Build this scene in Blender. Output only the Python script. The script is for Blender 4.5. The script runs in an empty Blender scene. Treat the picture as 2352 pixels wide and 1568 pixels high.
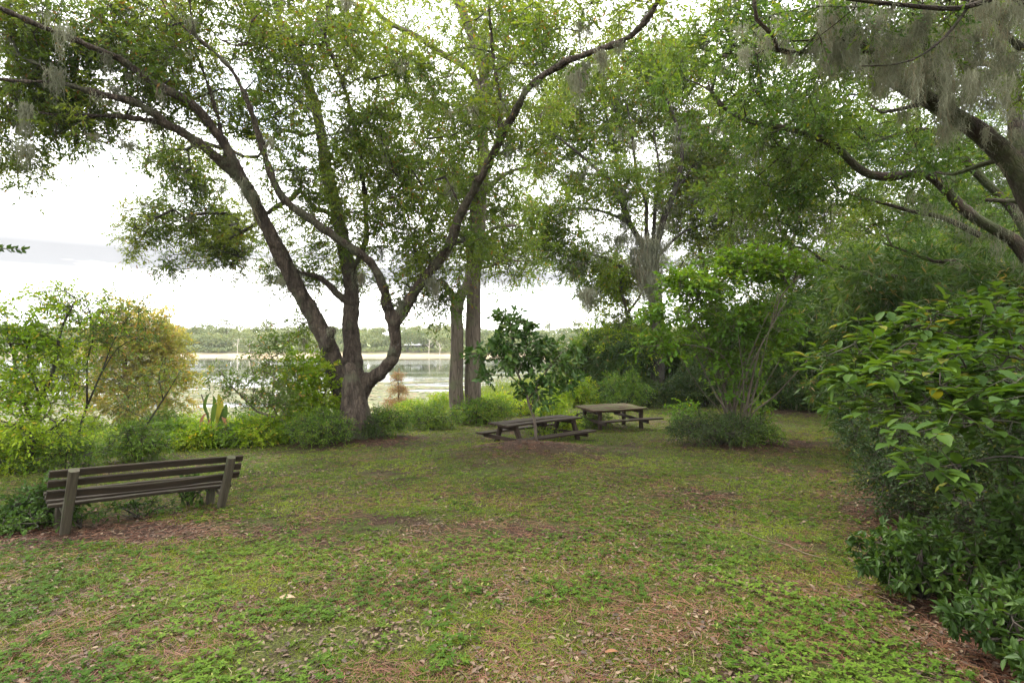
import bpy, math, random
import numpy as np
from mathutils import Vector

# ------------------------------------------------------------------ camera, sky, sun, exposure
SC = bpy.context.scene
F = 1307.0                       # focal length in pixels of a 2352-wide view (20 mm lens)
CAMZ = 1.7
cd = bpy.data.cameras.new("camera"); cam = bpy.data.objects.new("camera", cd)
SC.collection.objects.link(cam); SC.camera = cam
cd.lens = 20.0; cd.sensor_width = 36.0; cd.clip_start = 0.05; cd.clip_end = 6000
cam.location = (0, 0, CAMZ); cam.rotation_euler = (math.radians(90), 0, 0)

SUN_EL, SUN_AZ = 52, -35          # high, out over the lake and a little to the left
w = bpy.data.worlds.new("World"); SC.world = w; w.use_nodes = True
nt = w.node_tree; nt.nodes.clear()
wo = nt.nodes.new('ShaderNodeOutputWorld'); bg = nt.nodes.new('ShaderNodeBackground')
sky = nt.nodes.new('ShaderNodeTexSky'); sky.sky_type = 'NISHITA'; sky.sun_disc = False
sky.sun_elevation = math.radians(SUN_EL); sky.sun_rotation = math.radians(SUN_AZ)
tc = nt.nodes.new('ShaderNodeTexCoord'); mp = nt.nodes.new('ShaderNodeMapping'); mp.inputs['Scale'].default_value = (1, 1, 2.6)
ns = nt.nodes.new('ShaderNodeTexNoise'); ns.inputs['Scale'].default_value = 2.1; ns.inputs['Detail'].default_value = 6; ns.inputs['Roughness'].default_value = .55
rp = nt.nodes.new('ShaderNodeValToRGB'); rp.color_ramp.elements[0].position = .30; rp.color_ramp.elements[1].position = .46
rp.color_ramp.elements[0].color = (.25, .25, .25, 1)
ns2 = nt.nodes.new('ShaderNodeTexNoise'); ns2.inputs['Scale'].default_value = 3.0; ns2.inputs['Detail'].default_value = 5
rp2 = nt.nodes.new('ShaderNodeValToRGB')
rp2.color_ramp.elements[0].color = (9.3, 9.3, 9.4, 1); rp2.color_ramp.elements[0].position = .3
rp2.color_ramp.elements[1].color = (14.0, 13.8, 13.4, 1); rp2.color_ramp.elements[1].position = .6
mx = nt.nodes.new('ShaderNodeMix'); mx.data_type = 'RGBA'
L = nt.links.new
L(tc.outputs['Generated'], mp.inputs['Vector']); L(mp.outputs['Vector'], ns.inputs['Vector']); L(mp.outputs['Vector'], ns2.inputs['Vector'])
L(ns.outputs['Fac'], rp.inputs['Fac']); L(ns2.outputs['Fac'], rp2.inputs['Fac'])
L(rp.outputs['Color'], mx.inputs['Factor']); L(sky.outputs['Color'], mx.inputs['A']); L(rp2.outputs['Color'], mx.inputs['B'])
# a faint grey bank of cloud low over the lake
sx = nt.nodes.new('ShaderNodeSeparateXYZ'); L(tc.outputs['Generated'], sx.inputs[0])
m3 = nt.nodes.new('ShaderNodeMapping'); m3.inputs['Scale'].default_value = (2.2, 2.2, 16); L(tc.outputs['Generated'], m3.inputs['Vector'])
n3 = nt.nodes.new('ShaderNodeTexNoise'); n3.inputs['Scale'].default_value = 1.6; n3.inputs['Detail'].default_value = 5; L(m3.outputs['Vector'], n3.inputs['Vector'])
b3 = nt.nodes.new('ShaderNodeValToRGB'); e3 = b3.color_ramp.elements; e3[0].position = .07; e3[0].color = (0, 0, 0, 1); e3[1].position = .105; e3[1].color = (1, 1, 1, 1); q3 = e3.new(.135); q3.color = (1, 1, 1, 1); q4 = e3.new(.20); q4.color = (0, 0, 0, 1); L(sx.outputs['Z'], b3.inputs['Fac'])
c3_ = nt.nodes.new('ShaderNodeValToRGB'); c3_.color_ramp.elements[0].position = .34; c3_.color_ramp.elements[1].position = .47; L(n3.outputs['Fac'], c3_.inputs['Fac'])
mu = nt.nodes.new('ShaderNodeMath'); mu.operation = 'MULTIPLY'; L(b3.outputs['Color'], mu.inputs[0]); L(c3_.outputs['Color'], mu.inputs[1])
mx2 = nt.nodes.new('ShaderNodeMix'); mx2.data_type = 'RGBA'; L(mu.outputs[0], mx2.inputs['Factor']); L(mx.outputs['Result'], mx2.inputs['A']); mx2.inputs['B'].default_value = (1.95, 1.98, 2.04, 1)
L(mx2.outputs['Result'], bg.inputs['Color']); bg.inputs['Strength'].default_value = 0.10
L(bg.outputs['Background'], wo.inputs['Surface'])
sd = bpy.data.lights.new("sun", 'SUN'); sun = bpy.data.objects.new("sun", sd); SC.collection.objects.link(sun)
sd.energy = 2.0; sd.angle = math.radians(12); sd.color = (1, .94, .84)
_e, _a = math.radians(SUN_EL), math.radians(SUN_AZ)
sdir = Vector((math.sin(_a) * math.cos(_e), math.cos(_a) * math.cos(_e), math.sin(_e)))
sun.rotation_euler = sdir.to_track_quat('Z', 'Y').to_euler()
SC.view_settings.view_transform = 'Standard'; SC.view_settings.look = 'None'
SC.view_settings.exposure = 2.0; SC.view_settings.gamma = 1.0
SC.cycles.max_bounces = 10; SC.cycles.diffuse_bounces = 8; SC.cycles.glossy_bounces = 2; SC.cycles.transmission_bounces = 8

# ------------------------------------------------------------------ helpers
rng = np.random.default_rng(7)
_T = np.random.default_rng(3).random((32, 32, 32))
def noise3(p, s=1.0):
    p = np.asarray(p, float) * s
    i = np.floor(p).astype(int); f = p - i; f = f * f * (3 - 2 * f); i &= 31; j = (i + 1) & 31
    x0, y0, z0 = i[..., 0], i[..., 1], i[..., 2]; x1, y1, z1 = j[..., 0], j[..., 1], j[..., 2]
    fx, fy, fz = f[..., 0], f[..., 1], f[..., 2]
    a = _T[x0, y0, z0] * (1 - fx) + _T[x1, y0, z0] * fx; b = _T[x0, y1, z0] * (1 - fx) + _T[x1, y1, z0] * fx
    c = _T[x0, y0, z1] * (1 - fx) + _T[x1, y0, z1] * fx; d = _T[x0, y1, z1] * (1 - fx) + _T[x1, y1, z1] * fx
    return (a * (1 - fy) + b * fy) * (1 - fz) + (c * (1 - fy) + d * fy) * fz
def fbm2(x, y, s, z=0.0):
    p = np.stack([np.asarray(x, float) * s, np.asarray(y, float) * s, np.full(np.shape(x), z + .37)], -1)
    return (noise3(p) + .5 * noise3(p * 2.03 + 5) + .25 * noise3(p * 4.1 + 9)) / 1.75
def norm(v): return v / np.maximum(np.linalg.norm(v, axis=-1, keepdims=True), 1e-9)

# ---- terrain
WL = -3.4
EX = [-30, -20, -8, -6.5, -4, -1, 3, 7, 12, 30]; EY = [9, 10.5, 13, 15, 18.5, 24, 27, 40, 60, 90]
SX = [-60, -40, -25, -15, -8, -2, 4, 8, 14, 30, 60]; SY = [26, 28, 30, 33, 38, 60, 78, 95, 120, 175, 260]
MOUNDS = [(0.35, 12.0, 1.45, 1.35, .24), (-4.0, 14.7, 1.8, 1.5, .12), (5.4, 13.4, 1.9, 1.5, .10), (-1.9, 20.5, 2.4, 1.5, .06)]
def mulch(x, y):
    m = np.zeros(np.shape(x))
    for (a, b, rx, ry, h) in MOUNDS: m = np.maximum(m, np.exp(-(((x - a) / rx) ** 2 + ((y - b) / ry) ** 2) ** 1.5))
    m = np.maximum(m, np.clip((x - (1.9 + .42 * (y - 2.4))) / .8, 0, 1) * np.clip((9 - y) / 2, 0, 1))     # needle strip beside the azaleas
    m = np.maximum(m, .8 * np.exp(-(((x + 4.7) / 1.3) ** 2 + ((y - 6.3) / .45) ** 2)))                     # under the bench
    m = np.maximum(m, .9 * np.exp(-(((x - 14) / 4) ** 2 + ((y - 24) / 3) ** 2)))
    m = np.maximum(m, np.clip((y - 29) / 3, 0, 1) * np.clip((x - 8) / 3, 0, 1))
    return m
def gz(x, y):
    x = np.asarray(x, float); y = np.asarray(y, float)
    yl = np.minimum(y, 34); e = np.interp(x, EX, EY); s = np.interp(x, SX, SY)
    lawn = -.055 * yl - .018 * np.clip(-x, 0, 14)
    for (a, b, rx, ry, h) in MOUNDS: lawn = lawn + h * np.exp(-(((x - a) / rx) ** 2 + ((y - b) / ry) ** 2))
    lawn = lawn + .03 * (fbm2(x, y, .8) - .5) * np.clip(1 - y / 60, 0, 1)
    t = np.clip((y - e) / np.maximum((s - e) * .55, 3), 0, 1); t = t * t * (3 - 2 * t)
    z = lawn * (1 - t) + (WL + .12 + .1 * (fbm2(x, y, .3, 4) - .5)) * t
    t2 = np.clip((y - s) / 10, 0, 1); z = z - t2 * 1.4
    far = 176 + 10 * fbm2(x, y * 0, .02, 2)
    t3 = np.clip((y - far) / 8, 0, 1); t4 = np.clip((y - far - 8) / 22, 0, 1)
    z = np.where(y > far, np.maximum(z, -4.6 + 1.45 * t3 + 2.2 * t4), z)
    return z
def P(px, py, Y): return np.array([(px - 1176) / F * Y, Y, CAMZ - (py - 784) / F * Y])
def G(px, py, sink=0.0):
    lo = 1.0
    for Y in np.arange(1.2, 200, .02):
        p = P(px, py, Y)
        if p[2] <= gz(p[0], p[1]): return np.array([p[0], p[1], float(gz(p[0], p[1])) - sink])
    return P(px, py, 60)
def on(x, y, sink=0): return np.array([x, y, float(gz(x, y)) - sink])

# ---- objects
def tag(o, label=None, cat=None, group=None, kind=None):
    if label: o["label"] = label
    if cat: o["category"] = cat
    if group: o["group"] = group
    if kind: o["kind"] = kind
    return o
def empty(name, loc, label, cat, group=None):
    o = bpy.data.objects.new(name, None); SC.collection.objects.link(o); o.location = tuple(loc); o.empty_display_size = .2
    return tag(o, label, cat, group)
def mesh(name, V, faces, mat, parent=None, attrs=None, smooth=True, loc=None):
    """V (n,3) world; faces: list of int arrays (m,k)"""
    V = np.asarray(V, float)
    off = np.zeros(3)
    if parent is not None: off = np.array(parent.location)
    elif loc is not None: off = np.array(loc)
    me = bpy.data.meshes.new(name)
    me.vertices.add(len(V)); me.vertices.foreach_set('co', (V - off).astype(np.float32).ravel())
    faces = [np.asarray(f) for f in faces if len(f)]
    tot = np.concatenate([np.full(len(f), f.shape[1]) for f in faces]); idx = np.concatenate([f.ravel() for f in faces])
    me.loops.add(len(idx)); me.loops.foreach_set('vertex_index', idx.astype(np.int32))
    me.polygons.add(len(tot)); st = np.concatenate([[0], np.cumsum(tot)[:-1]])
    me.polygons.foreach_set('loop_start', st.astype(np.int32)); me.polygons.foreach_set('loop_total', tot.astype(np.int32))
    me.polygons.foreach_set('use_smooth', np.full(len(tot), smooth))
    for k, v in (attrs or {}).items():
        v = np.asarray(v, np.float32)
        if v.ndim == 1: a = me.attributes.new(k, 'FLOAT', 'POINT'); a.data.foreach_set('value', v)
        else: a = me.attributes.new(k, 'FLOAT_VECTOR', 'POINT'); a.data.foreach_set('vector', v.ravel())
    me.update(calc_edges=True); me.materials.append(mat)
    o = bpy.data.objects.new(name, me); SC.collection.objects.link(o)
    if parent is not None: o.parent = parent
    else: o.location = tuple(off)
    return o
class Acc:
    def __init__(s): s.V = []; s.F = {}; s.A = {}; s.n = 0
    def add(s, V, faces, **attrs):
        V = np.asarray(V, float).reshape(-1, 3); s.V.append(V)
        for f in faces:
            f = np.asarray(f)
            if len(f): s.F.setdefault(f.shape[1], []).append(f + s.n)
        for k, v in attrs.items(): s.A.setdefault(k, []).append(np.asarray(v, float))
        s.n += len(V)
    def build(s, name, mat, parent=None, smooth=True, loc=None):
        if not s.n: return None
        return mesh(name, np.concatenate(s.V), [np.concatenate(f) for f in s.F.values()], mat, parent,
                    {k: np.concatenate(v) for k, v in s.A.items()}, smooth, loc)

# ---- materials
def mat(name):
    m = bpy.data.materials.new(name); m.use_nodes = True; t = m.node_tree; t.nodes.clear()
    return m, t, t.nodes.new('ShaderNodeOutputMaterial')
def nd(t, typ, **kw):
    n = t.nodes.new(typ)
    for k, v in kw.items():
        if hasattr(n, k): setattr(n, k, v)
        else: n.inputs[k.replace('_', ' ')].default_value = v
    return n
def ramp(t, fac, stops):
    r = t.nodes.new('ShaderNodeValToRGB'); e = r.color_ramp.elements
    while len(e) < len(stops): e.new(.5)
    for k, (p, c) in enumerate(stops): e[k].position = p; e[k].color = (*c, 1)
    t.links.new(fac, r.inputs['Fac']); return r.outputs['Color']
def mixc(t, f, a, b, bt='MIX'):
    m = t.nodes.new('ShaderNodeMix'); m.data_type = 'RGBA'; m.blend_type = bt
    for k, v in (('Factor', f), ('A', a), ('B', b)):
        if isinstance(v, (int, float)): m.inputs[k].default_value = v
        elif isinstance(v, tuple): m.inputs[k].default_value = (*v, 1)
        else: t.links.new(v, m.inputs[k])
    return m.outputs['Result']
def leaf_mat(name, c1, c2, c3=None, trans=.45, rough=.55, cl=.55, c3amt=.1, tr_tint=(1.3, 1.15, .4), spec=.2):
    """c1..c2 by a slow noise over the crown mixed with a per-leaf random, c3 on a few leaves"""
    m, t, out = mat(name)
    at = nd(t, 'ShaderNodeAttribute', attribute_name='rnd'); tc = nd(t, 'ShaderNodeTexCoord')
    n1 = nd(t, 'ShaderNodeTexNoise', Scale=cl, Detail=2.0); t.links.new(tc.outputs['Object'], n1.inputs['Vector'])
    add = nd(t, 'ShaderNodeMath', operation='MULTIPLY_ADD'); t.links.new(at.outputs['Fac'], add.inputs[0]); add.inputs[1].default_value = .55
    sub = nd(t, 'ShaderNodeMath', operation='MULTIPLY_ADD'); t.links.new(n1.outputs['Fac'], sub.inputs[0]); sub.inputs[1].default_value = 1.6; sub.inputs[2].default_value = -.62
    t.links.new(sub.outputs[0], add.inputs[2])
    col = ramp(t, add.outputs[0], [(0, tuple(.72 * x for x in c1)), (.3, c1), (.8, c2), (1, tuple(1.25 * x for x in c2))])
    if c3:
        g = nd(t, 'ShaderNodeMath', operation='GREATER_THAN'); g.inputs[1].default_value = 1 - c3amt; t.links.new(at.outputs['Fac'], g.inputs[0])
        col = mixc(t, g.outputs[0], col, c3)
    pr = nd(t, 'ShaderNodeBsdfPrincipled', Roughness=rough); t.links.new(col, pr.inputs['Base Color'])
    pr.inputs['Specular IOR Level'].default_value = spec
    tr = nd(t, 'ShaderNodeBsdfTranslucent'); t.links.new(mixc(t, 1.0, col, tr_tint, 'MULTIPLY'), tr.inputs['Color'])
    mx = nd(t, 'ShaderNodeMixShader', Fac=trans); t.links.new(pr.outputs[0], mx.inputs[1]); t.links.new(tr.outputs[0], mx.inputs[2])
    t.links.new(mx.outputs[0], out.inputs['Surface']); return m
def bark_mat(name, c1, c2, moss=(.10, .13, .05), mossamt=.45, use_bk=True, bump=.5, sc=7, zs=.22, c3=None):
    m, t, out = mat(name)
    if use_bk: src = nd(t, 'ShaderNodeAttribute', attribute_name='bk').outputs['Vector']
    else:
        tc = nd(t, 'ShaderNodeTexCoord'); src = tc.outputs['Object']
    mp = nd(t, 'ShaderNodeMapping'); mp.inputs['Scale'].default_value = (1, 1, zs); t.links.new(src, mp.inputs['Vector'])
    n1 = nd(t, 'ShaderNodeTexNoise', Scale=float(sc), Detail=8.0, Roughness=.62); t.links.new(mp.outputs[0], n1.inputs['Vector'])
    vo = nd(t, 'ShaderNodeTexVoronoi', Scale=float(sc * 2.2), feature='DISTANCE_TO_EDGE'); t.links.new(mp.outputs[0], vo.inputs['Vector'])
    n2 = nd(t, 'ShaderNodeTexNoise', Scale=1.3, Detail=5.0, Roughness=.6)
    tc2 = nd(t, 'ShaderNodeTexCoord'); t.links.new(tc2.outputs['Object'], n2.inputs['Vector'])
    col = ramp(t, n1.outputs['Fac'], [(.3, c1), (.62, c2), (.8, tuple(1.4 * x for x in c2))])
    vr = ramp(t, vo.outputs['Distance'], [(0, (.4, .4, .4)), (.14, (1, 1, 1))]); col = mixc(t, .8, col, vr, 'MULTIPLY')
    if c3:
        n3 = nd(t, 'ShaderNodeTexNoise', Scale=2.7, Detail=4.0); t.links.new(mp.outputs[0], n3.inputs['Vector'])
        col = mixc(t, ramp(t, n3.outputs['Fac'], [(.5, (0, 0, 0)), (.62, (1, 1, 1))]), col, c3)
    mr = ramp(t, n2.outputs['Fac'], [(.62 - .3 * mossamt, (0, 0, 0)), (.72 - .2 * mossamt, (.85, .85, .85))]); col = mixc(t, mr, col, moss)
    pr = nd(t, 'ShaderNodeBsdfPrincipled', Roughness=.9); t.links.new(col, pr.inputs['Base Color']); pr.inputs['Specular IOR Level'].default_value = .2
    ad = nd(t, 'ShaderNodeMath', operation='MULTIPLY_ADD'); t.links.new(vr, ad.inputs[0]); ad.inputs[1].default_value = .5; t.links.new(n1.outputs['Fac'], ad.inputs[2])
    bp = nd(t, 'ShaderNodeBump', Strength=bump, Distance=.05); t.links.new(ad.outputs[0], bp.inputs['Height']); t.links.new(bp.outputs[0], pr.inputs['Normal'])
    t.links.new(pr.outputs[0], out.inputs['Surface']); return m
def plain_mat(name, c1, c2, scale=5., rough=.8, spec=.3, bump=.2, zs=1.0, rnd=False, stops=None):
    m, t, out = mat(name); tc = nd(t, 'ShaderNodeTexCoord')
    if rnd: fac = nd(t, 'ShaderNodeAttribute', attribute_name='rnd').outputs['Fac']
    else:
        mp = nd(t, 'ShaderNodeMapping'); mp.inputs['Scale'].default_value = (1, 1, zs); t.links.new(tc.outputs['Object'], mp.inputs['Vector'])
        n = nd(t, 'ShaderNodeTexNoise', Scale=scale, Detail=7.0, Roughness=.6); t.links.new(mp.outputs[0], n.inputs['Vector']); fac = n.outputs['Fac']
    col = ramp(t, fac, stops or [(.3, c1), (.7, c2)])
    pr = nd(t, 'ShaderNodeBsdfPrincipled', Roughness=rough); t.links.new(col, pr.inputs['Base Color']); pr.inputs['Specular IOR Level'].default_value = spec
    if not rnd and bump:
        bp = nd(t, 'ShaderNodeBump', Strength=bump, Distance=.02); t.links.new(fac, bp.inputs['Height']); t.links.new(bp.outputs[0], pr.inputs['Normal'])
    t.links.new(pr.outputs[0], out.inputs['Surface']); return m

M = {}
M['oak_leaf'] = leaf_mat('oak_leaf', (.062, .115, .018), (.16, .215, .034), (.17, .10, .03), c3amt=.04, trans=.52)
M['oak_leaf2'] = leaf_mat('oak_leaf_light', (.085, .145, .02), (.17, .25, .038), (.24, .16, .04), c3amt=.03, trans=.5)
M['oak_dark'] = leaf_mat('oak_leaf_olive', (.075, .115, .02), (.16, .20, .035), (.18, .12, .03), c3amt=.03, trans=.5)
M['right_leaf'] = leaf_mat('right_leaf', (.05, .11, .022), (.14, .22, .038), (.17, .19, .03), c3amt=.04, trans=.5)
M['lime'] = leaf_mat('lime_leaf', (.13, .24, .012), (.28, .38, .025), (.40, .35, .04), c3amt=.05, trans=.52)
M['mid'] = leaf_mat('bush_leaf', (.06, .13, .016), (.14, .23, .025), (.22, .22, .04), c3amt=.05, trans=.48)
M['dark'] = leaf_mat('dark_leaf', (.022, .05, .010), (.06, .10, .02), (.12, .13, .02), c3amt=.06, trans=.35)
M['azalea'] = leaf_mat('azalea_leaf', (.024, .055, .008), (.055, .10, .016), None, trans=.3, rough=.5, cl=1.5, spec=.18)
M['big'] = leaf_mat('broad_leaf', (.03, .07, .010), (.065, .12, .018), (.13, .14, .02), c3amt=.02, trans=.42, rough=.6, cl=1.6, spec=.15)
M['magnolia'] = leaf_mat('magnolia_leaf', (.03, .075, .012), (.065, .125, .02), (.11, .15, .03), trans=.3, rough=.4, cl=1.2, spec=.3)
M['myrtle'] = leaf_mat('myrtle_leaf', (.065, .15, .014), (.15, .27, .024), (.2, .24, .04), c3amt=.05, trans=.48)
M['bamboo'] = leaf_mat('bamboo_leaf', (.032, .075, .016), (.085, .15, .036), (.2, .16, .06), c3amt=.04, cl=.8)
M['cypress'] = leaf_mat('cypress_leaf', (.20, .22, .04), (.36, .30, .07), (.40, .22, .06), c3amt=.10, trans=.55, cl=.9, tr_tint=(1.1, 1.05, .6))
M['rust'] = leaf_mat('rust_leaf', (.24, .13, .05), (.30, .20, .07), (.22, .24, .06), c3amt=.2, tr_tint=(1, .9, .7))
M['far'] = leaf_mat('far_leaf', (.11, .15, .065), (.20, .23, .09), (.2, .19, .08), c3amt=.08, trans=.2, cl=.06, rough=.7)
M['ivy'] = leaf_mat('ivy_leaf', (.026, .06, .010), (.06, .115, .018), None, trans=.3, rough=.55, cl=2, spec=.12)
M['moss'] = leaf_mat('spanish_moss', (.15, .16, .105), (.28, .285, .20), (.22, .18, .12), c3amt=.15, trans=.35, rough=.9, cl=1.0, tr_tint=(1, 1, .9))
M['oak_bark'] = bark_mat('oak_bark', (.02, .015, .011), (.085, .066, .05), mossamt=.35, use_bk=False, zs=.22, sc=8, moss=(.07, .075, .045), bump=.9)
M['limb_bark'] = bark_mat('limb_bark', (.016, .013, .010), (.06, .05, .04), mossamt=.45, moss=(.065, .07, .045), bump=.8)
M['grey_bark'] = bark_mat('grey_bark', (.05, .04, .03), (.16, .13, .10), mossamt=.35, moss=(.10, .11, .06), zs=.10, sc=9, bump=.4)
M['red_bark'] = bark_mat('red_bark', (.018, .014, .010), (.065, .05, .036), mossamt=.55, moss=(.05, .065, .022), bump=1.0, sc=9, zs=.4, c3=(.055, .036, .026))
M['twig'] = plain_mat('twig', (.02, .016, .012), (.05, .04, .03), 9., bump=0)
M['stem'] = plain_mat('stem', (.05, .05, .03), (.13, .12, .08), 6., bump=.2, zs=.3)
M['culm'] = plain_mat('culm', (.10, .12, .05), (.25, .24, .12), 3., rough=.5, bump=0)

# ---- leaves
def _tpl(kind):
    if kind == 'flat': return (np.array([[0, 0, 0], [.5, .45, .03], [0, 1, -.06], [-.5, .45, .03]]), [np.array([[0, 1, 2, 3]])])
    if kind == 'fold': return (np.array([[0, 0, 0], [.46, .35, .10], [.40, .65, .06], [0, 1, -.10], [-.40, .65, .06], [-.46, .35, .10], [0, .5, -.02]]),
                               [np.array([[0, 1, 2, 6], [0, 6, 4, 5]]), np.array([[6, 2, 3], [6, 3, 4]])])
    if kind == 'broad': return (np.array([[0, 0, 0], [.30, .12, .05], [.50, .38, .10], [.44, .66, .08], [.2, .88, .0], [0, 1, -.1],
                                          [-.2, .88, .0], [-.44, .66, .08], [-.50, .38, .10], [-.30, .12, .05], [0, .38, -.02], [0, .70, -.03]]),
                                [np.array([[0, 1, 2, 10], [10, 2, 3, 11], [11, 3, 4, 5], [0, 10, 8, 9], [10, 11, 7, 8], [11, 5, 6, 7]])])
TPL = {k: _tpl(k) for k in ('flat', 'fold', 'broad')}
def add_leaves(acc, pos, d, size, wid, tpl='flat', up=.8, R=rng, rnd=None, nrm=None):
    n = len(pos)
    if n == 0: return
    V0, Fs = TPL[tpl]; d = norm(d)
    if nrm is None: nrm = R.normal(size=(n, 3)) * (1 - up * .6) + np.array([0, 0, up])
    nn = norm(nrm - (nrm * d).sum(1, keepdims=True) * d); s = np.cross(d, nn)
    sz = np.broadcast_to(np.asarray(size, float), (n,))[:, None, None]
    V = pos[:, None] + (V0[None, :, 0:1] * wid * s[:, None] + V0[None, :, 1:2] * d[:, None] + V0[None, :, 2:3] * nn[:, None]) * sz
    k = len(V0); base = (np.arange(n) * k)[:, None, None]
    r = R.random(n) if rnd is None else rnd
    acc.add(V.reshape(-1, 3), [(f[None] + base).reshape(-1, f.shape[1]) for f in Fs], rnd=np.repeat(r, k))
def strips(acc, P0, D, Lh, width, segs=3, droop=.3, wav=.0, R=rng, rnd=None, taper=True, side=None):
    """ribbons: P0 (n,3), D dir, length Lh (n)"""
    n = len(P0)
    if n == 0: return
    D = norm(D); Lh = np.broadcast_to(Lh, (n,)); width = np.broadcast_to(width, (n,))
    if side is None: side = R.normal(size=(n, 3)); side = norm(side - (side * D).sum(1, keepdims=True) * D)
    rows = []
    for k in range(segs + 1):
        s = k / segs
        p = P0 + D * (Lh * s)[:, None]; p[:, 2] -= droop * Lh * s * s
        if wav and k: p = p + R.normal(size=(n, 3)) * (wav * Lh * .5)[:, None] * np.array([1, 1, .2])
        wd = width * ((1 - s) ** .6 * .92 + .08 if taper else 1.0)
        rows.append(np.stack([p - side * wd[:, None] / 2, p + side * wd[:, None] / 2], 1))
    V = np.stack(rows, 1).reshape(n, -1, 3); k2 = 2 * (segs + 1)
    f = np.array([[2 * j, 2 * j + 1, 2 * j + 3, 2 * j + 2] for j in range(segs)])
    r = R.random(n) if rnd is None else rnd
    acc.add(V.reshape(-1, 3), [(f[None] + (np.arange(n) * k2)[:, None, None]).reshape(-1, 4)], rnd=np.repeat(r, k2))

# ---- tubes
def spline(pts, step=.2):
    pts = np.asarray(pts, float)
    if len(pts) == 2: pts = np.array([pts[0], pts.mean(0), pts[1]])
    q = np.vstack([2 * pts[0] - pts[1], pts, 2 * pts[-1] - pts[-2]]); out = []
    for i in range(1, len(q) - 2):
        a, b, c, d = q[i - 1], q[i], q[i + 1], q[i + 2]; n = max(1, int(np.linalg.norm((c - b)[:3]) / step))
        for t in np.arange(n) / n:
            out.append(.5 * ((2 * b) + (-a + c) * t + (2 * a - 5 * b + 4 * c - d) * t * t + (-a + 3 * b - 3 * c + d) * t ** 3))
    out.append(q[-2]); return np.array(out)
def tube(acc, C, r, sides=8, rough=.0, cap=True, R=rng, v0=0.0):
    C = np.asarray(C, float); n = len(C); r = np.broadcast_to(r, (n,)).astype(float)
    T = norm(np.gradient(C, axis=0)); u = np.cross(T[0], [0.13, .97, .2]); u /= np.linalg.norm(u); U = []
    for t in T:
        u = u - t * u.dot(t); u = u / max(np.linalg.norm(u), 1e-9); U.append(u)
    U = np.array(U); W = np.cross(T, U); a = np.arange(sides) / sides * 2 * math.pi
    rr = r[:, None] * np.ones(sides)
    if rough:
        off = R.random(3) * 20
        pp = np.stack([np.cos(a)[None] * np.ones((n, 1)) * 1.2, np.sin(a)[None] * np.ones((n, 1)) * 1.2, np.arange(n)[:, None] * .22 * np.ones((1, sides))], -1) + off
        rr = rr * (1 + rough * (noise3(pp) - .5) * 2 + rough * .6 * (noise3(pp * 2.3) - .5) * 2)
    V = C[:, None] + rr[..., None] * (np.cos(a)[None, :, None] * U[:, None] + np.sin(a)[None, :, None] * W[:, None])
    ln = np.concatenate([[0], np.cumsum(np.linalg.norm(np.diff(C, axis=0), axis=1))]) + v0
    bk = np.stack([r[:, None] * np.cos(a), r[:, None] * np.sin(a), ln[:, None] * np.ones(sides)], -1).reshape(-1, 3) + R.random(3) * 0
    i = np.arange(n - 1)[:, None] * sides; j = np.arange(sides)[None]; k = (j + 1) % sides
    f = np.stack([i + j, i + k, i + sides + k, i + sides + j], -1).reshape(-1, 4); fs = [f]
    if cap and sides > 3: fs.append(np.array([np.arange(sides) + (n - 1) * sides])); fs.append(np.array([np.arange(sides)[::-1]]))
    acc.add(V.reshape(-1, 3), fs, bk=bk)

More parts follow.
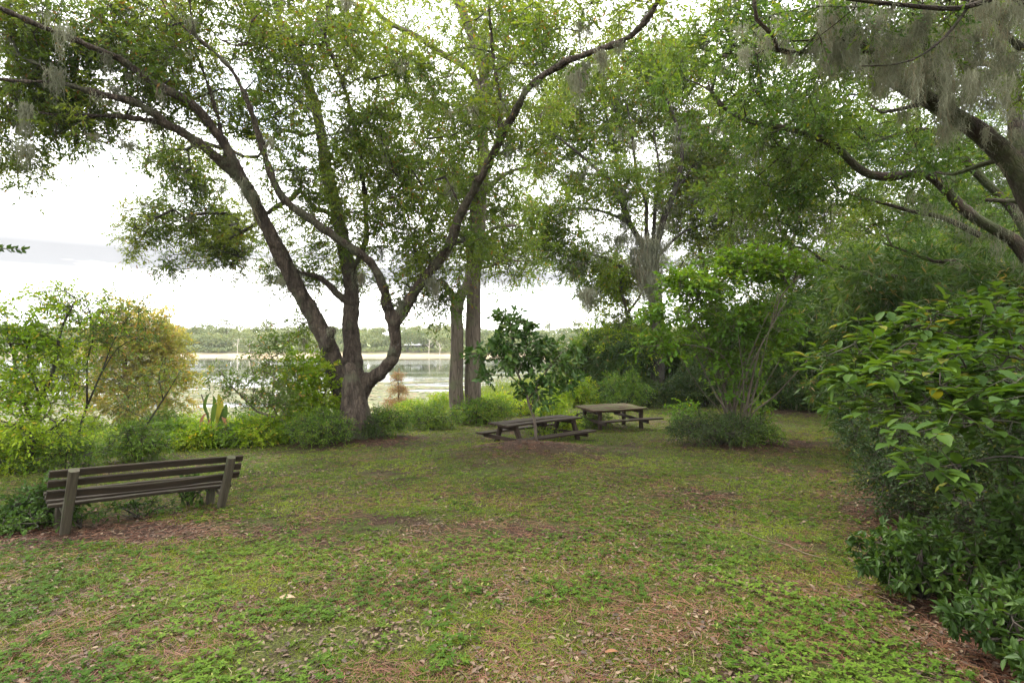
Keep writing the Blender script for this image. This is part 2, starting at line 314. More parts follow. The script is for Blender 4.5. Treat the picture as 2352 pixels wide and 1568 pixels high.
# ---- branch growth: a skeleton of drawn limbs, then thin branches reach out to every leaf spray
class Tree:
    def __init__(s, name, label, cat, base, seed, bark, leaf, twigmat='twig', group=None):
        s.R = np.random.default_rng(seed); s.root = empty(name, base, label, cat, group); s.base = np.array(base, float)
        s.bark, s.leaf, s.twigmat = bark, leaf, twigmat
        s.N = []; s.par = []; s.lr = []; s.limbs = []; s.att = []
    def limb(s, pts, r0, r1, rough=.12, wob=.25, pw=1.0, sides=12, node=True, flare=0):
        c = spline(pts, .18); n = len(c); t = np.linspace(0, 1, n); r = r0 + (r1 - r0) * t ** pw
        if flare: r = r * (1 + flare * np.exp(-t * n * .18 / .35))
        off = s.R.random(3) * 30
        wv = np.stack([noise3(np.stack([t * n * .13 + off[0], t * 0 + off[1] + k * 3, t * 0 + off[2]], -1)) - .5 for k in range(3)], -1)
        c = c + wv * (wob * (r0 + r1)) * np.minimum(1, np.minimum(t, 1 - t + .3) * 6)[:, None]
        s.limbs.append((c, r, sides, rough))
        if node:
            b = len(s.N)
            for k in range(0, n, 2): s.N.append(c[k]); s.par.append(-1); s.lr.append(r[k])
        return c
    def clump(s, px, py, rx, ry, Y, rY, dens=16, thr=.46, freq=.8):
        """leaf sprays through an ellipsoid; rx, ry in px of the 2352 wide view at distance Y"""
        ax, az = rx / F * Y, ry / F * Y; n = int(dens * math.pi * ax * az)
        c = P(px, py, Y); c = c * np.array([1, 1, 1]) + (c - np.array([0, 0, CAMZ])) / Y * getattr(s, 'back', 0); n = int(n * getattr(s, 'dm', 1) * 1.15); q = norm(s.R.normal(size=(n * 4, 3))) * s.R.random((n * 4, 1)) ** .42
        p = c + q * np.array([ax, rY, az]); keep = noise3(p + 11, freq) + .5 * noise3(p + 3, freq * 2.3) > thr * 1.5
        s.att.append(p[keep][:n])
    def clumpw(s, c, rx, ry, rz, n, thr=.44, freq=.8):
        q = norm(s.R.normal(size=(n * 4, 3))) * s.R.random((n * 4, 1)) ** .42; p = np.array(c, float) + q * np.array([rx, ry, rz])
        keep = noise3(p + 11, freq) + .5 * noise3(p + 3, freq * 2.3) > thr * 1.5; s.att.append(p[keep][:n])
    def along(s, dens=5, spread=.7, rmax=.16, up=.25):
        for (c, r, sd, ro) in s.limbs:
            k = np.where(r < rmax)[0]
            if len(k) < 2: continue
            m = int(len(k) * .18 * dens); q = c[s.R.choice(k, m)] + s.R.normal(size=(m, 3)) * spread + np.array([0, 0, up]); s.att.append(q)
    def grow(s, maxlen=4.5, sag=.10, minr=.006, seg=.45, kr=.0058, tsides=5):
        R = s.R; A = np.concatenate(s.att) if s.att else np.zeros((0, 3)); A = A[A[:, 2] > gz(A[:, 0], A[:, 1]) + .1]
        N0 = len(s.N); cap = N0 + len(A) * 14 + 10; N = np.zeros((cap, 3)); N[:N0] = s.N; par = list(s.par); n = N0
        lim = np.array(s.lr + [0] * (cap - N0)); pen = np.zeros(cap)
        d0 = np.array([np.min(((N[:N0] - a) ** 2).sum(1)) for a in A]) if len(A) else np.zeros(0)
        paths = []; dirs = np.zeros((len(A), 3)); cnt = np.zeros(cap); ok = np.ones(len(A), bool)
        for i in np.argsort(d0):
            a = A[i]; v = N[:n] - a; d = np.sqrt((v ** 2).sum(1)); cost = d + .35 * np.maximum(v[:, 2], 0) + pen[:n]
            j = int(np.argmin(cost)); dist = d[j]
            if dist > maxlen: ok[i] = False; continue
            m = max(1, int(dist / seg)); t = (np.arange(1, m + 1) / m)[:, None]
            q = N[j] + (a - N[j]) * t; q[:, 2] += (sag * dist * np.sin(t[:, 0] * math.pi)) * (1 if dist > .5 else 0)
            if m > 1: q[:-1] += R.normal(size=(m - 1, 3)) * .055 * min(dist, 1.5)
            ids = [j]; p = j
            for x in q: N[n] = x; par.append(p); pen[n] = pen[p] + .02; p = n; ids.append(n); n += 1
            paths.append(ids); dd = q[-1] - (q[-2] if m > 1 else N[j]); dirs[i] = dd / max(np.linalg.norm(dd), 1e-6)
            k = p
            while k >= N0: cnt[k] += 1; k = par[k]
        A = A[ok]; dirs = dirs[ok]; acc = Acc()
        for ids in paths:
            rr = np.array([max(minr, kr * cnt[k] ** .5) if k >= N0 else 0 for k in ids]); rr[0] = min(rr[1] * 1.15, max(lim[ids[0]], rr[1] * .9) if ids[0] < N0 else rr[0] or rr[1])
            rr[-1] *= .7; big = rr[0] > .03
            tube(acc, N[ids], rr, sides=6 if big else (4 if rr[0] > .014 else 3), rough=.1 if big else 0, cap=False, R=R)
        s.br = acc; s.A = A; s.dirs = dirs
        return s
    def sprays(s, twigs=5, L=(.3, .6), nl=10, size=(.06, .09), wid=.38, tpl='flat', droop=.25, up=.7, fan=.8, name='crown', extra=None, start=.15, whorl=False, sat=0, satr=1.0, flatten=1.0):
        R = s.R; A, D = s.A, s.dirs; n = len(A); acc = Acc(); tw = Acc()
        if n == 0: return s
        if sat:
            o = norm(R.normal(size=(n * sat, 3)) * [1, 1, .8] + np.repeat(D, sat, 0) * .5) * R.uniform(.5, 1.25, (n * sat, 1)) * L[1] * satr; A0 = np.repeat(A, sat, 0)
            strips(tw, A0, o, np.linalg.norm(o, axis=1), .012, 2, -.05, R=R, taper=False); A = np.concatenate([A, A0 + o]); D = np.concatenate([D, norm(o)]); n = len(A)
        a = np.repeat(A, twigs, 0); d = norm(np.repeat(D, twigs, 0) * .7 + R.normal(size=(n * twigs, 3)) * fan * np.array([1, 1, .7]))
        Lt = R.uniform(*L, n * twigs)
        # twig ribbons with 3 sides
        strips(tw, a, d, Lt, .009, 2, droop, R=R)
        s.tw = tw
        sp = np.linspace(start, 1, nl) if not whorl else np.linspace(.8, 1, nl)
        P0 = []; DD = []
        clr = np.repeat(R.random(n), twigs)
        for k, t in enumerate(sp):
            p = a + d * (Lt * t)[:, None]; p[:, 2] -= droop * Lt * t * t
            sd = np.cross(d, R.normal(size=d.shape)); sd = norm(sd)
            dl = norm(d * (.5 + .5 * t if not whorl else .25) + sd * (1.0 - .5 * t if not whorl else 1.) + R.normal(size=d.shape) * .25 + np.array([0, 0, -.12 - droop * .5 * t]))
            P0.append(p); DD.append(dl)
        P0 = np.concatenate(P0); DD = np.concatenate(DD); m = len(P0)
        DD[:, 2] *= flatten
        rv = np.clip(np.tile(clr, nl) * .5 + R.random(m) * .5 + (R.random(m) < .06) * .5, 0, 1)
        add_leaves(acc, P0, DD, R.uniform(*size, m), wid, tpl, up, R, rnd=rv)
        if extra: extra(acc)
        print('LEAVES', s.root.name, m, 'sprays', n)
        acc.build(name, M[s.leaf], s.root)
        return s
    def finish(s, trunk='trunk', remesh=0, branches='branches', flute=0):
        acc = Acc()
        for (c, r, sd, ro) in s.limbs: tube(acc, c, r, sd, ro, R=s.R)
        if not remesh:
            for q in (getattr(s, 'br', None), getattr(s, 'tw', None)):
                if q is not None and q.n: V = np.concatenate(q.V); acc.add(V, [np.concatenate(f) for f in q.F.values()], bk=V * .5); q.n = 0
        o = acc.build(trunk, M[s.bark], s.root)
        if remesh and o:
            md = o.modifiers.new('join', 'REMESH'); md.mode = 'VOXEL'; md.voxel_size = remesh; md.use_smooth_shade = True
            sm = o.modifiers.new('smooth', 'SMOOTH'); sm.iterations = 14; sm.factor = .7
            if flute:
                tx = bpy.data.textures.new('lumps', 'CLOUDS'); tx.noise_scale = .22; tx.noise_depth = 3
                dm = o.modifiers.new('lumps', 'DISPLACE'); dm.texture = tx; dm.strength = flute; dm.mid_level = .5; dm.texture_coords = 'LOCAL'
        if remesh and s.br.n:
            V = np.concatenate(s.tw.V); s.br.add(V, [np.concatenate(f) for f in s.tw.F.values()], bk=V * .5); s.br.build(branches, M['limb_bark'], s.root)
        return s
    def moss(s, spots=None, n=0, box=None, L=(.3, 1.0), per=38, name='hanging_moss', wd=.008, spread=.13, pts=None):
        R = s.R; Q = []
        if spots:
            for (px, py, Y, ll) in spots: Q.append((P(px, py, Y), ll))
        if n:
            cand = np.concatenate([c[r < .4] for (c, r, _, _) in s.limbs] + [s.A]) if len(s.A) else np.concatenate([c for (c, r, _, _) in s.limbs])
            if box is not None:
                px = cand[:, 0] / cand[:, 1] * F + 1176; py = 784 - (cand[:, 2] - CAMZ) / cand[:, 1] * F
                cand = cand[(px > box[0]) & (px < box[2]) & (py > box[1]) & (py < box[3])]
            if len(cand):
                for c in cand[R.integers(0, len(cand), n)]: Q.append((c + np.array([0, 0, -.02]), R.uniform(*L) * R.uniform(.5, 1)))
        if not Q: return s
        acc = Acc(); C = np.array([q[0] for q in Q]); LL = np.array([q[1] for q in Q]); m = len(C)
        pr = np.repeat(C, per, 0); h = np.repeat(LL, per); e = np.repeat(R.uniform(.5, 1.5, m), per)
        off = R.normal(size=(m * per, 3)) * spread * np.array([1, 1, .35]) * (e * np.minimum(1, h + .35))[:, None]
        rr = np.linalg.norm(off[:, :2], axis=1) / spread
        ln = h * R.uniform(.35, 1, m * per) * np.exp(-rr * .55)
        top = pr + off
        strips(acc, top, np.tile([0, 0, -1.], (m * per, 1)) + R.normal(size=(m * per, 3)) * .09 - off * .35, ln, wd, 6, 0, .11, R=R, rnd=np.clip(np.repeat(R.random(m), per) * .6 + R.random(m * per) * .45, 0, 1))
        # short curls off the strands
        nc_ = int(m * per * 1.6); k = R.integers(0, m * per, nc_); u = R.random(nc_)
        cp = top[k] + np.array([0, 0, -1.]) * (ln[k] * u)[:, None]
        strips(acc, cp + R.normal(size=cp.shape) * .015, R.normal(size=cp.shape) * np.array([1, 1, .5]) + np.array([0, 0, -.6]), (.04 + .07 * R.random(nc_)), wd * .7, 2, .4, .1, R=R)
        acc.build(name, M['moss'], s.root); return s

# ------------------------------------------------------------------ ground, lake, far shore
def ground():
    def axis(lo, a, b, hi, st, g):
        v = list(np.arange(a, b, st)); d = st; x = b
        while x < hi: v.append(x); d *= g; x += d
        v.append(hi); d = st; x = a - st; u = []
        while x > lo: u.append(x); d *= g; x -= d
        u.append(lo); return np.array(u[::-1] + v)
    xs = axis(-2500, -14, 14, 2500, .16, 1.06); ys = axis(-300, 1.0, 30, 4000, .16, 1.035)
    X, Y = np.meshgrid(xs, ys); Z = gz(X, Y); n, m = X.shape
    near = np.clip(1 - Y / 40, 0, 1); Z = Z + near * .025 * (fbm2(X, Y, 3.1) - .5)
    i = (np.arange(n - 1)[:, None] * m + np.arange(m - 1)[None]).ravel()
    f = np.stack([i, i + 1, i + m + 1, i + m], -1)
    mesh('ground', np.stack([X, Y, Z], -1).reshape(-1, 3), [f], M['ground'], None, {'mulch': mulch(X, Y).ravel()})["kind"] = "structure"
m, t, out = mat('ground'); tc = nd(t, 'ShaderNodeTexCoord')
def gn(s, d=6., r=.6):
    n = nd(t, 'ShaderNodeTexNoise', Scale=float(s), Detail=d, Roughness=r); t.links.new(tc.outputs['Object'], n.inputs['Vector']); return n.outputs['Fac']
fine, midn, big = gn(55, 8., .75), gn(3.2), gn(.7, 4.)
soil = ramp(t, fine, [(.34, (.007, .004, .003)), (.5, (.028, .014, .008)), (.66, (.065, .037, .021))])
grs = ramp(t, fine, [(.36, (.008, .008, .003)), (.5, (.034, .040, .008)), (.64, (.085, .10, .016))])
ml = nd(t, 'ShaderNodeAttribute', attribute_name='mulch').outputs['Fac']
gm = nd(t, 'ShaderNodeMath', operation='ADD'); t.links.new(midn, gm.inputs[0]); t.links.new(big, gm.inputs[1])
cov = ramp(t, gm.outputs[0], [(.46, (0, 0, 0)), (.58, (1, 1, 1))])
# gm is ~1.0 on average; rescale
sc_ = nd(t, 'ShaderNodeMath', operation='MULTIPLY_ADD'); fa_ = nd(t, 'ShaderNodeMath', operation='MULTIPLY_ADD'); t.links.new(fine, fa_.inputs[0]); fa_.inputs[1].default_value = .9; t.links.new(gm.outputs[0], fa_.inputs[2]); t.links.new(fa_.outputs[0], sc_.inputs[0]); sc_.inputs[1].default_value = .5; sc_.inputs[2].default_value = -.20
t.links.new(sc_.outputs[0], cov.node.inputs['Fac'])
inv = nd(t, 'ShaderNodeMath', operation='SUBTRACT', use_clamp=True); t.links.new(cov, inv.inputs[0]); t.links.new(ml, inv.inputs[1])
col = mixc(t, inv.outputs[0], soil, grs)
# beyond the lawn the land is marsh, then sand and dry grass on the far shore
sp = nd(t, 'ShaderNodeSeparateXYZ'); t.links.new(tc.outputs['Object'], sp.inputs[0])
fy = nd(t, 'ShaderNodeMapRange'); t.links.new(sp.outputs['Y'], fy.inputs['Value'])
for k, v in (('From Min', 150), ('From Max', 160)): fy.inputs[k].default_value = v
sand = ramp(t, gn(.09), [(.35, (.24, .19, .11)), (.6, (.30, .25, .17)), (.7, (.17, .18, .07))])
sg = nd(t, 'ShaderNodeMapRange'); t.links.new(sp.outputs['Y'], sg.inputs['Value'])
for k, v in (('From Min', 196), ('From Max', 206)): sg.inputs[k].default_value = v
sand = mixc(t, sg.outputs[0], sand, (.13, .16, .05))
col = mixc(t, fy.outputs[0], col, sand)
pr = nd(t, 'ShaderNodeBsdfPrincipled', Roughness=.95); pr.inputs['Specular IOR Level'].default_value = .15; t.links.new(col, pr.inputs['Base Color'])
bp = nd(t, 'ShaderNodeBump', Strength=.7, Distance=.03); t.links.new(fine, bp.inputs['Height']); t.links.new(bp.outputs[0], pr.inputs['Normal'])
t.links.new(pr.outputs[0], out.inputs['Surface']); M['ground'] = m
ground()

m, t, out = mat('lake_water'); tc = nd(t, 'ShaderNodeTexCoord')
mp = nd(t, 'ShaderNodeMapping'); mp.inputs['Scale'].default_value = (.25, 1, 1); t.links.new(tc.outputs['Object'], mp.inputs['Vector'])
n = nd(t, 'ShaderNodeTexNoise', Scale=1.6, Detail=3.0); t.links.new(mp.outputs[0], n.inputs['Vector'])
n2 = nd(t, 'ShaderNodeTexNoise', Scale=.05, Detail=3.0); t.links.new(mp.outputs[0], n2.inputs['Vector'])
pr = nd(t, 'ShaderNodeBsdfPrincipled', Roughness=.04, IOR=1.33); pr.inputs['Base Color'].default_value = (.03, .035, .025, 1)
rr = nd(t, 'ShaderNodeMapRange'); t.links.new(n2.outputs['Fac'], rr.inputs['Value'])
for k, v in (('From Min', .45), ('From Max', .6), ('To Min', .03), ('To Max', .16)): rr.inputs[k].default_value = v
t.links.new(rr.outputs[0], pr.inputs['Roughness'])
bp = nd(t, 'ShaderNodeBump', Strength=.035, Distance=.1); t.links.new(n.outputs['Fac'], bp.inputs['Height']); t.links.new(bp.outputs[0], pr.inputs['Normal'])
t.links.new(pr.outputs[0], out.inputs['Surface']); M['water'] = m
mesh('lake_water', [[-600, 15, WL], [160, 15, WL], [160, 215, WL], [-600, 215, WL]], [np.array([[0, 1, 2, 3]])], M['water'], smooth=False)["kind"] = "structure"

# ---- far wood: one mass of crowns, a few pines and a house that stand out
def blob_leaves(acc, c, rx, rz, n, size, R, up=.6, ry=None):
    q = norm(R.normal(size=(n, 3))); q[:, 2] = np.abs(q[:, 2]) * 1.0 - .35; q = q * R.uniform(.75, 1.05, (n, 1)) * np.array([rx, ry or rx, rz])
    p = c + q; nr = norm(q / np.array([rx, rx, rz]) + R.normal(size=(n, 3)) * .5)
    add_leaves(acc, p, np.cross(nr, R.normal(size=(n, 3))), R.uniform(.7, 1.3, n) * size, .8, 'flat', nrm=nr, R=R)
R_ = np.random.default_rng(11); acc = Acc()
for k in range(820):
    row = R_.integers(0, 4); y = 204 + row * 9 + R_.uniform(-4, 4); x = R_.uniform(-230, 75)
    h = R_.uniform(3.6, 7.2) + row * 1.2 + 2.6 * (fbm2(x, 0 * x, .03) - .5) * 2; zg = float(gz(x, y))
    nb = 3
    for b in range(nb):
        r = R_.uniform(1.6, 3.2); zz = zg + h * R_.uniform(.35, .85)
        blob_leaves(acc, np.array([x + R_.normal() * 1.6, y + R_.normal(), zz]), r, r * .8, 120, .55, R_)
    if row == 0: blob_leaves(acc, np.array([x + 2, y - 4, zg + .8]), 2.2, 1.3, 70, .5, R_)
tag(acc.build('far_wood', M['far'], smooth=False), kind='stuff', label='continuous wood of low pale green trees along the far shore of the lake')
pine_lbl = ['flat topped pine rising above the far wood just right of the yellow cypress', 'small pine top above the far wood left of the big leaning limb',
            'tall far pine seen between the big oak and the bent limb', 'far pine rising above the wood just right of the twin trunks',
            'broad crowned far pine above the wood right of the small magnolia', 'far pine near the bamboo at the end of the far wood']
for (px, Yp, hh), lb in zip([(520, 222, 11.3), (612, 228, 11.8), (1010, 225, 10.2), (1150, 228, 10.0), (1262, 226, 10.8), (1328, 230, 11.3)], pine_lbl):
    x = (px - 1176) / F * Yp; b = on(x, Yp, .1); r = empty('pine_tree', b, lb, 'tree', 'far pines above the wood'); a1, a2 = Acc(), Acc()
    tube(a1, spline([b, b + [.2, 0, hh * .5], b + [.0, 0, hh]], 2), .16, 5, cap=False); a1.build('trunk', M['grey_bark'], r)
    for q in range(7):
        an = R_.random() * 6.3; rad = R_.uniform(.3, 2.2); blob_leaves(a2, b + np.array([math.cos(an) * rad, math.sin(an) * rad, hh - R_.uniform(.2, 2.6)]), 1.3, .55, 45, .45, R_)
    a2.build('crown', M['far'], r, smooth=False)

# house on the far shore
hw = plain_mat('house_wall', (.14, .12, .10), (.2, .17, .14), 2., bump=0); hr = plain_mat('house_roof', (.7, .72, .75), (.85, .86, .88), 1., rough=.5, bump=0); hd = plain_mat('window_glass', (.03, .04, .05), (.05, .06, .07), 1., rough=.1, bump=0)
def box(acc, c, s, ax=None, rnd=None):
    """box centre c, size s, axes ax (3x3 rows)"""
    ax = np.eye(3) if ax is None else np.asarray(ax, float); c = np.asarray(c, float); h = np.asarray(s, float) / 2
    V = [c + ax[0] * h[0] * i + ax[1] * h[1] * j + ax[2] * h[2] * k for k in (-1, 1) for j in (-1, 1) for i in (-1, 1)]
    acc.add(V, [np.array([[0, 2, 3, 1], [4, 5, 7, 6], [0, 1, 5, 4], [2, 6, 7, 3], [0, 4, 6, 2], [1, 3, 7, 5]])])
def house(px, Y, Wd, lb):
    x = (px - 1176) / F * Y; b = on(x, Y, .1); r = empty('house', b, lb, 'house', 'houses on the far shore')
    a = Acc(); box(a, b + [0, 0, 1.1], (Wd, 5, 2.4)); a.build('wall', hw, r, smooth=False)
    a = Acc(); z0, z1 = b[2] + 2.3, b[2] + 3.6; w2 = Wd / 2 + .6
    V = [[x - w2, Y - 3.8, z0], [x + w2, Y - 3.8, z0], [x + w2, Y + 3.8, z0], [x - w2, Y + 3.8, z0], [x - w2 + 1, Y, z1], [x + w2 - 1, Y, z1]]
    a.add(V, [np.array([[0, 1, 5, 4], [2, 3, 4, 5], [3, 2, 1, 0]]), np.array([[0, 4, 3], [1, 2, 5]])]); a.build('roof', hr, r, smooth=False)
    for k in (-.3, 0, .3):
        a = Acc(); box(a, b + [k * Wd, -2.5, 1.3], (.8, .12, 1.0)); a.build('window', hd, r, smooth=False)
house(950, 203, 4.6, 'white roofed house on the far shore seen left of the twin trunks, wider one')
house(982, 205, 3.4, 'smaller white roofed house just right of the wider white roofed house')

# pale dead trees standing on the far shore
M['pale'] = plain_mat('pale_wood', (.4, .36, .3), (.55, .5, .43), 3., bump=0)
DL = ['leftmost bare pale tree on the far shore beyond the yellow cypress', 'second bare pale tree from the left on the far shore', 'bare pale tree just right of the far houses', 'bare pale far tree just left of the twin trunks', 'bare pale far tree between the twin trunks and the magnolia',
      'bare pale far tree behind the top of the magnolia', 'bare pale far tree just right of the magnolia top', 'second bare pale far tree right of the magnolia', 'rightmost bare pale far tree beside the pale bamboo']
for k, px in enumerate([545, 572, 985, 1010, 1095, 1225, 1252, 1280, 1303]):
    Yd = 190 + 7 * R_.random(); x = (px - 1176) / F * Yd; b = on(x, Yd, .1); a = Acc(); h = R_.uniform(3.5, 6.5)
    tube(a, spline([b, b + [.1, 0, h * .6], b + [R_.uniform(-.4, .4), 0, h]], 1), np.linspace(.12, .03, len(spline([b, b + [.1, 0, h * .6], b + [0, 0, h]], 1)))[0], 4, cap=False)
    for q in range(9):
        z = h * R_.uniform(.35, .95); dr = np.array([R_.choice([-1, 1]) * R_.uniform(.5, 1.6), R_.uniform(-.5, .5), R_.uniform(.4, 1.4)]); tube(a, [b + [0.05, 0, z], b + [0, 0, z] + dr * .5, b + [0, 0, z] + dr], .045, 3, cap=False)
    tag(a.build('dead_tree', M['pale'], loc=b), DL[k], 'tree', 'bare dead trees on the far shore')

# lily pads and floating plants
def lilies():
    R = np.random.default_rng(5); acc = Acc(); n = 60000
    y = R.uniform(28, 92, n); x = (R.uniform(-60, 1400, n) - 1176) / F * y * 1.02; s = np.interp(x, SX, SY)
    pf = fbm2(x, y * 2.2, .13, 8)
    k = (y > s - 3) & (y < s + 42 + 18 * (fbm2(x, y * 0, .08, 3) - .5)) & (pf > .36 + .16 * np.clip((y - s - 10) / 40, 0, 1)) & (gz(x, y) < WL)
    x, y = x[k], y[k]; n = len(x); r = R.uniform(.10, .26, n) * (1 + y / 110); a = np.arange(7) / 7 * 6.283
    V = np.stack([x[:, None] + r[:, None] * np.cos(a), y[:, None] + r[:, None] * np.sin(a), WL + .012 + .02 * R.random((n, 1)) + .01 * np.cos(a + 1)[None]], -1)
    acc.add(V.reshape(-1, 3), [np.arange(n * 7).reshape(n, 7)], rnd=np.repeat(R.random(n), 7))
    M['lily'] = plain_mat('lily_pad', None, None, rnd=True, rough=.6, spec=.2, stops=[(0, (.05, .075, .018)), (.5, (.11, .13, .035)), (.85, (.18, .15, .065)), (1, (.16, .09, .045))])
    tag(acc.build('lily_pads', M['lily'], smooth=False), kind='stuff', label='lily pads and floating weed covering the near water')
lilies()

# reeds and marsh grass between the lawn and the water
def reeds():
    R = np.random.default_rng(6); acc = Acc(); n = 170000
    y = R.uniform(12, 85, n); x = (R.uniform(-120, 1420, n) - 1176) / F * y; e = np.interp(x, EX, EY); s = np.interp(x, SX, SY)
    tuft = fbm2(x, y, .55, 2); d = (y - e) / (s - e)
    k = (y > e - .3 + 1.5 * (fbm2(x, y, .4) - .5)) & (y < s + 3.5 * (tuft > .55)) & (tuft > .40 - .12 * (d < .4))
    x, y, d = x[k], y[k], d[k]; k = R.random(len(x)) < np.clip(.35 + 9 / y, 0, 1); x, y, d = x[k], y[k], d[k]; n = len(x)
    h = R.uniform(.25, .8, n) * (.5 + 1.7 * fbm2(x, y, .45, 7)) * (.6 + 1.0 * np.clip(d * 2.5, 0, 1))
    z = np.maximum(gz(x, y), WL) - .03
    dr = R.normal(size=(n, 3)) * np.array([.35, .35, .05]) + np.array([0, 0, 1.])
    strips(acc, np.stack([x, y, z], -1), dr, h, .010 + .0007 * y, 3, .3, R=R, rnd=np.clip(fbm2(x, y, .12, 5) * 1.1 - .1 + R.normal(size=n) * .12 + .1 * d, 0, 1))
    M['reed'] = leaf_mat('marsh_grass_blade', (.08, .13, .02), (.17, .21, .04), (.27, .20, .08), c3amt=.18, trans=.45, cl=.15)
    tag(acc.build('marsh_grass', M['reed']), kind='stuff', label='tall bright green marsh grass and reeds between the lawn and the water')
reeds()

# ---- lawn cover: weeds, grass blades, pine needles, dead leaves (denser near the lens path, thinning with distance)
def scatter(n, R, y0=1.9, y1=33, wide=1.06, pw=1.0):
    y = y0 * (y1 / y0) ** (R.random(n) ** pw); x = R.uniform(-wide, wide, n) * (y * .9 + 1.2)
    k = (y < np.interp(x, EX, EY) + .4) | (x > 8); return x[k], y[k]
def lawn():
    R = np.random.default_rng(21)
    M['weed'] = leaf_mat('weed_leaf', (.036, .082, .009), (.10, .165, .018), (.2, .22, .06), c3amt=.08, trans=.4, cl=.7, rough=.75, spec=.08)
    M['grass'] = leaf_mat('grass_blade', (.075, .12, .010), (.18, .245, .018), (.2, .15, .07), c3amt=.16, trans=.4, cl=.5)
    M['needle'] = plain_mat('pine_needle', None, None, rnd=True, rough=.7, stops=[(0, (.026, .011, .006)), (.35, (.07, .026, .013)), (.7, (.12, .05, .024)), (1, (.19, .12, .065))])
    M['litter'] = plain_mat('dead_leaf', None, None, rnd=True, rough=.75, stops=[(0, (.03, .02, .014)), (.4, (.075, .047, .03)), (.85, (.10, .065, .04)), (1, (.17, .125, .08))])
    def g3(x, y, h=0.0): return np.stack([x, y, gz(x, y) + .025 * np.clip(1 - y / 40, 0, 1) * (fbm2(x, y, 3.1) - .5) + h], -1)
    # weeds: rosettes of four to six leaflets
    x, y = scatter(52000, R); w = fbm2(x, y, 1.1, 1) * .75 + .115 + .55 * (fbm2(x, y, 4.5, 2) - .5)
    k = (w > .525 - .06 * (y > 5) + .25 * mulch(x, y)); x, y = x[k], y[k]; n = len(x); acc = Acc(); h = R.uniform(.01, .05, n) * np.clip(4 / y, .6, 1); gs = (1 + y / 22)
    r0 = R.random(n); ph = R.random(n) * 6.28
    for j in range(5):
        a = ph + j * 1.256 + R.normal(size=n) * .25; d = np.stack([np.cos(a), np.sin(a), R.uniform(-.15, .55, n)], -1)
        add_leaves(acc, g3(x, y) + np.stack([0 * h, 0 * h, h], -1), d, R.uniform(.014, .034, n) * gs, .5, 'flat', 1.4, R, rnd=np.clip(r0 * .7 + R.random(n) * .3, 0, 1))
    tag(acc.build('ground_weeds', M['weed']), kind='stuff', label='low creeping green weeds with small leaflets spread over the lawn')
    # grass: short tufts
    x, y = scatter(150000, R, pw=.95); w = fbm2(x, y, .8, 6) + .3 * (fbm2(x, y, 3.5, 7) - .5)
    k = (w > .40 - .10 * np.clip((y - 5) / 5, 0, 1) + .35 * mulch(x, y)); x, y = x[k], y[k]; n = len(x); acc = Acc(); tall = R.random(n) ** 4; r0 = R.random(n)
    for j in range(6):
        gs = (.6 + y / 20)
        p = g3(x + R.normal(size=n) * .018 * gs, y + R.normal(size=n) * .018 * gs, -.004)
        d = R.normal(size=(n, 3)) * np.array([.75, .75, .2]) + np.array([0, 0, .75])
        strips(acc, p, d, R.uniform(.022, .052, n) * (1 + 1.6 * tall) * (.9 + y / 40), .0022 + .00055 * y, 2, .5, R=R, rnd=np.clip(r0 * .6 + R.random(n) * .42, 0, 1))
    tag(acc.build('grass', M['grass']), kind='stuff', label='short thin yellowish green lawn grass')
    # taller thin blades standing out of the mat
    x, y = scatter(26000, R, y1=20, pw=1.1); k = (fbm2(x, y, .9, 31) > .46 + .3 * mulch(x, y)); x, y = x[k], y[k]; n = len(x); acc = Acc()
    d = R.normal(size=(n, 3)) * np.array([.4, .4, .1]) + np.array([0, 0, .9])
    strips(acc, g3(x, y, -.004), d, R.uniform(.04, .13, n), .0022 + .0005 * y, 3, .45, R=R)
    tag(acc.build('grass_stems', M['grass']), kind='stuff', label='taller thin grass blades standing out of the lawn')
    # needles
    x, y = scatter(110000, R, y1=20, pw=1.25); w = fbm2(x, y, 1.3, 12)
    k = (w > .44 + .07 * np.clip((y - 5) / 4, 0, 1) - .3 * mulch(x, y)) ; x, y = x[k], y[k]; n = len(x); acc = Acc()
    a = R.random(n) * 6.28 + 1.2 * fbm2(x, y, .5, 14); d = np.stack([np.cos(a), np.sin(a), R.uniform(-.03, .10, n)], -1)
    strips(acc, g3(x, y, R.uniform(.002, .016, n)), d, R.uniform(.05, .15, n), .0016 + .0005 * y, 2, .04, .05, R=R, taper=False, side=norm(np.stack([-d[:, 1], d[:, 0], R.normal(size=n) * .5], -1)), rnd=np.clip(fbm2(x, y, 2, 3) * .6 + R.random(n) * .5 - .05, 0, 1))
    tag(acc.build('pine_needles', M['needle']), kind='stuff', label='reddish brown pine needles scattered over the ground')
    # dead leaves
    x, y = scatter(36000, R, y1=26); k = (fbm2(x, y, 1.6, 22) > .47 - .4 * mulch(x, y)); x, y = x[k], y[k]; n = len(x); acc = Acc()
    a = R.random(n) * 6.28; d = np.stack([np.cos(a), np.sin(a), R.normal(size=n) * .22], -1)
    add_leaves(acc, g3(x, y, R.uniform(.004, .018, n)), d, R.uniform(.018, .05, n) * (1 + y / 25), .5, 'fold', 1.2, R)
    tag(acc.build('fallen_leaves', M['litter']), kind='stuff', label='small dead brown leaves lying on the lawn and under the trees')
    # clippings and twigs
    x, y = scatter(7000, R, y1=14); n = len(x); acc = Acc(); a = R.random(n) * 6.28; d = np.stack([np.cos(a), np.sin(a), R.uniform(0, .4, n)], -1)
    strips(acc, g3(x, y, .006), d, R.uniform(.04, .16, n), .0022 + .0004 * y, 3, .25, .12, R=R)
    M['straw'] = plain_mat('dry_straw', None, None, rnd=True, rough=.8, stops=[(0, (.08, .055, .03)), (.6, (.17, .13, .07)), (1, (.28, .23, .13))])
    tag(acc.build('dry_straw', M['straw']), kind='stuff', label='pale dry grass stems lying on the lawn')
lawn()
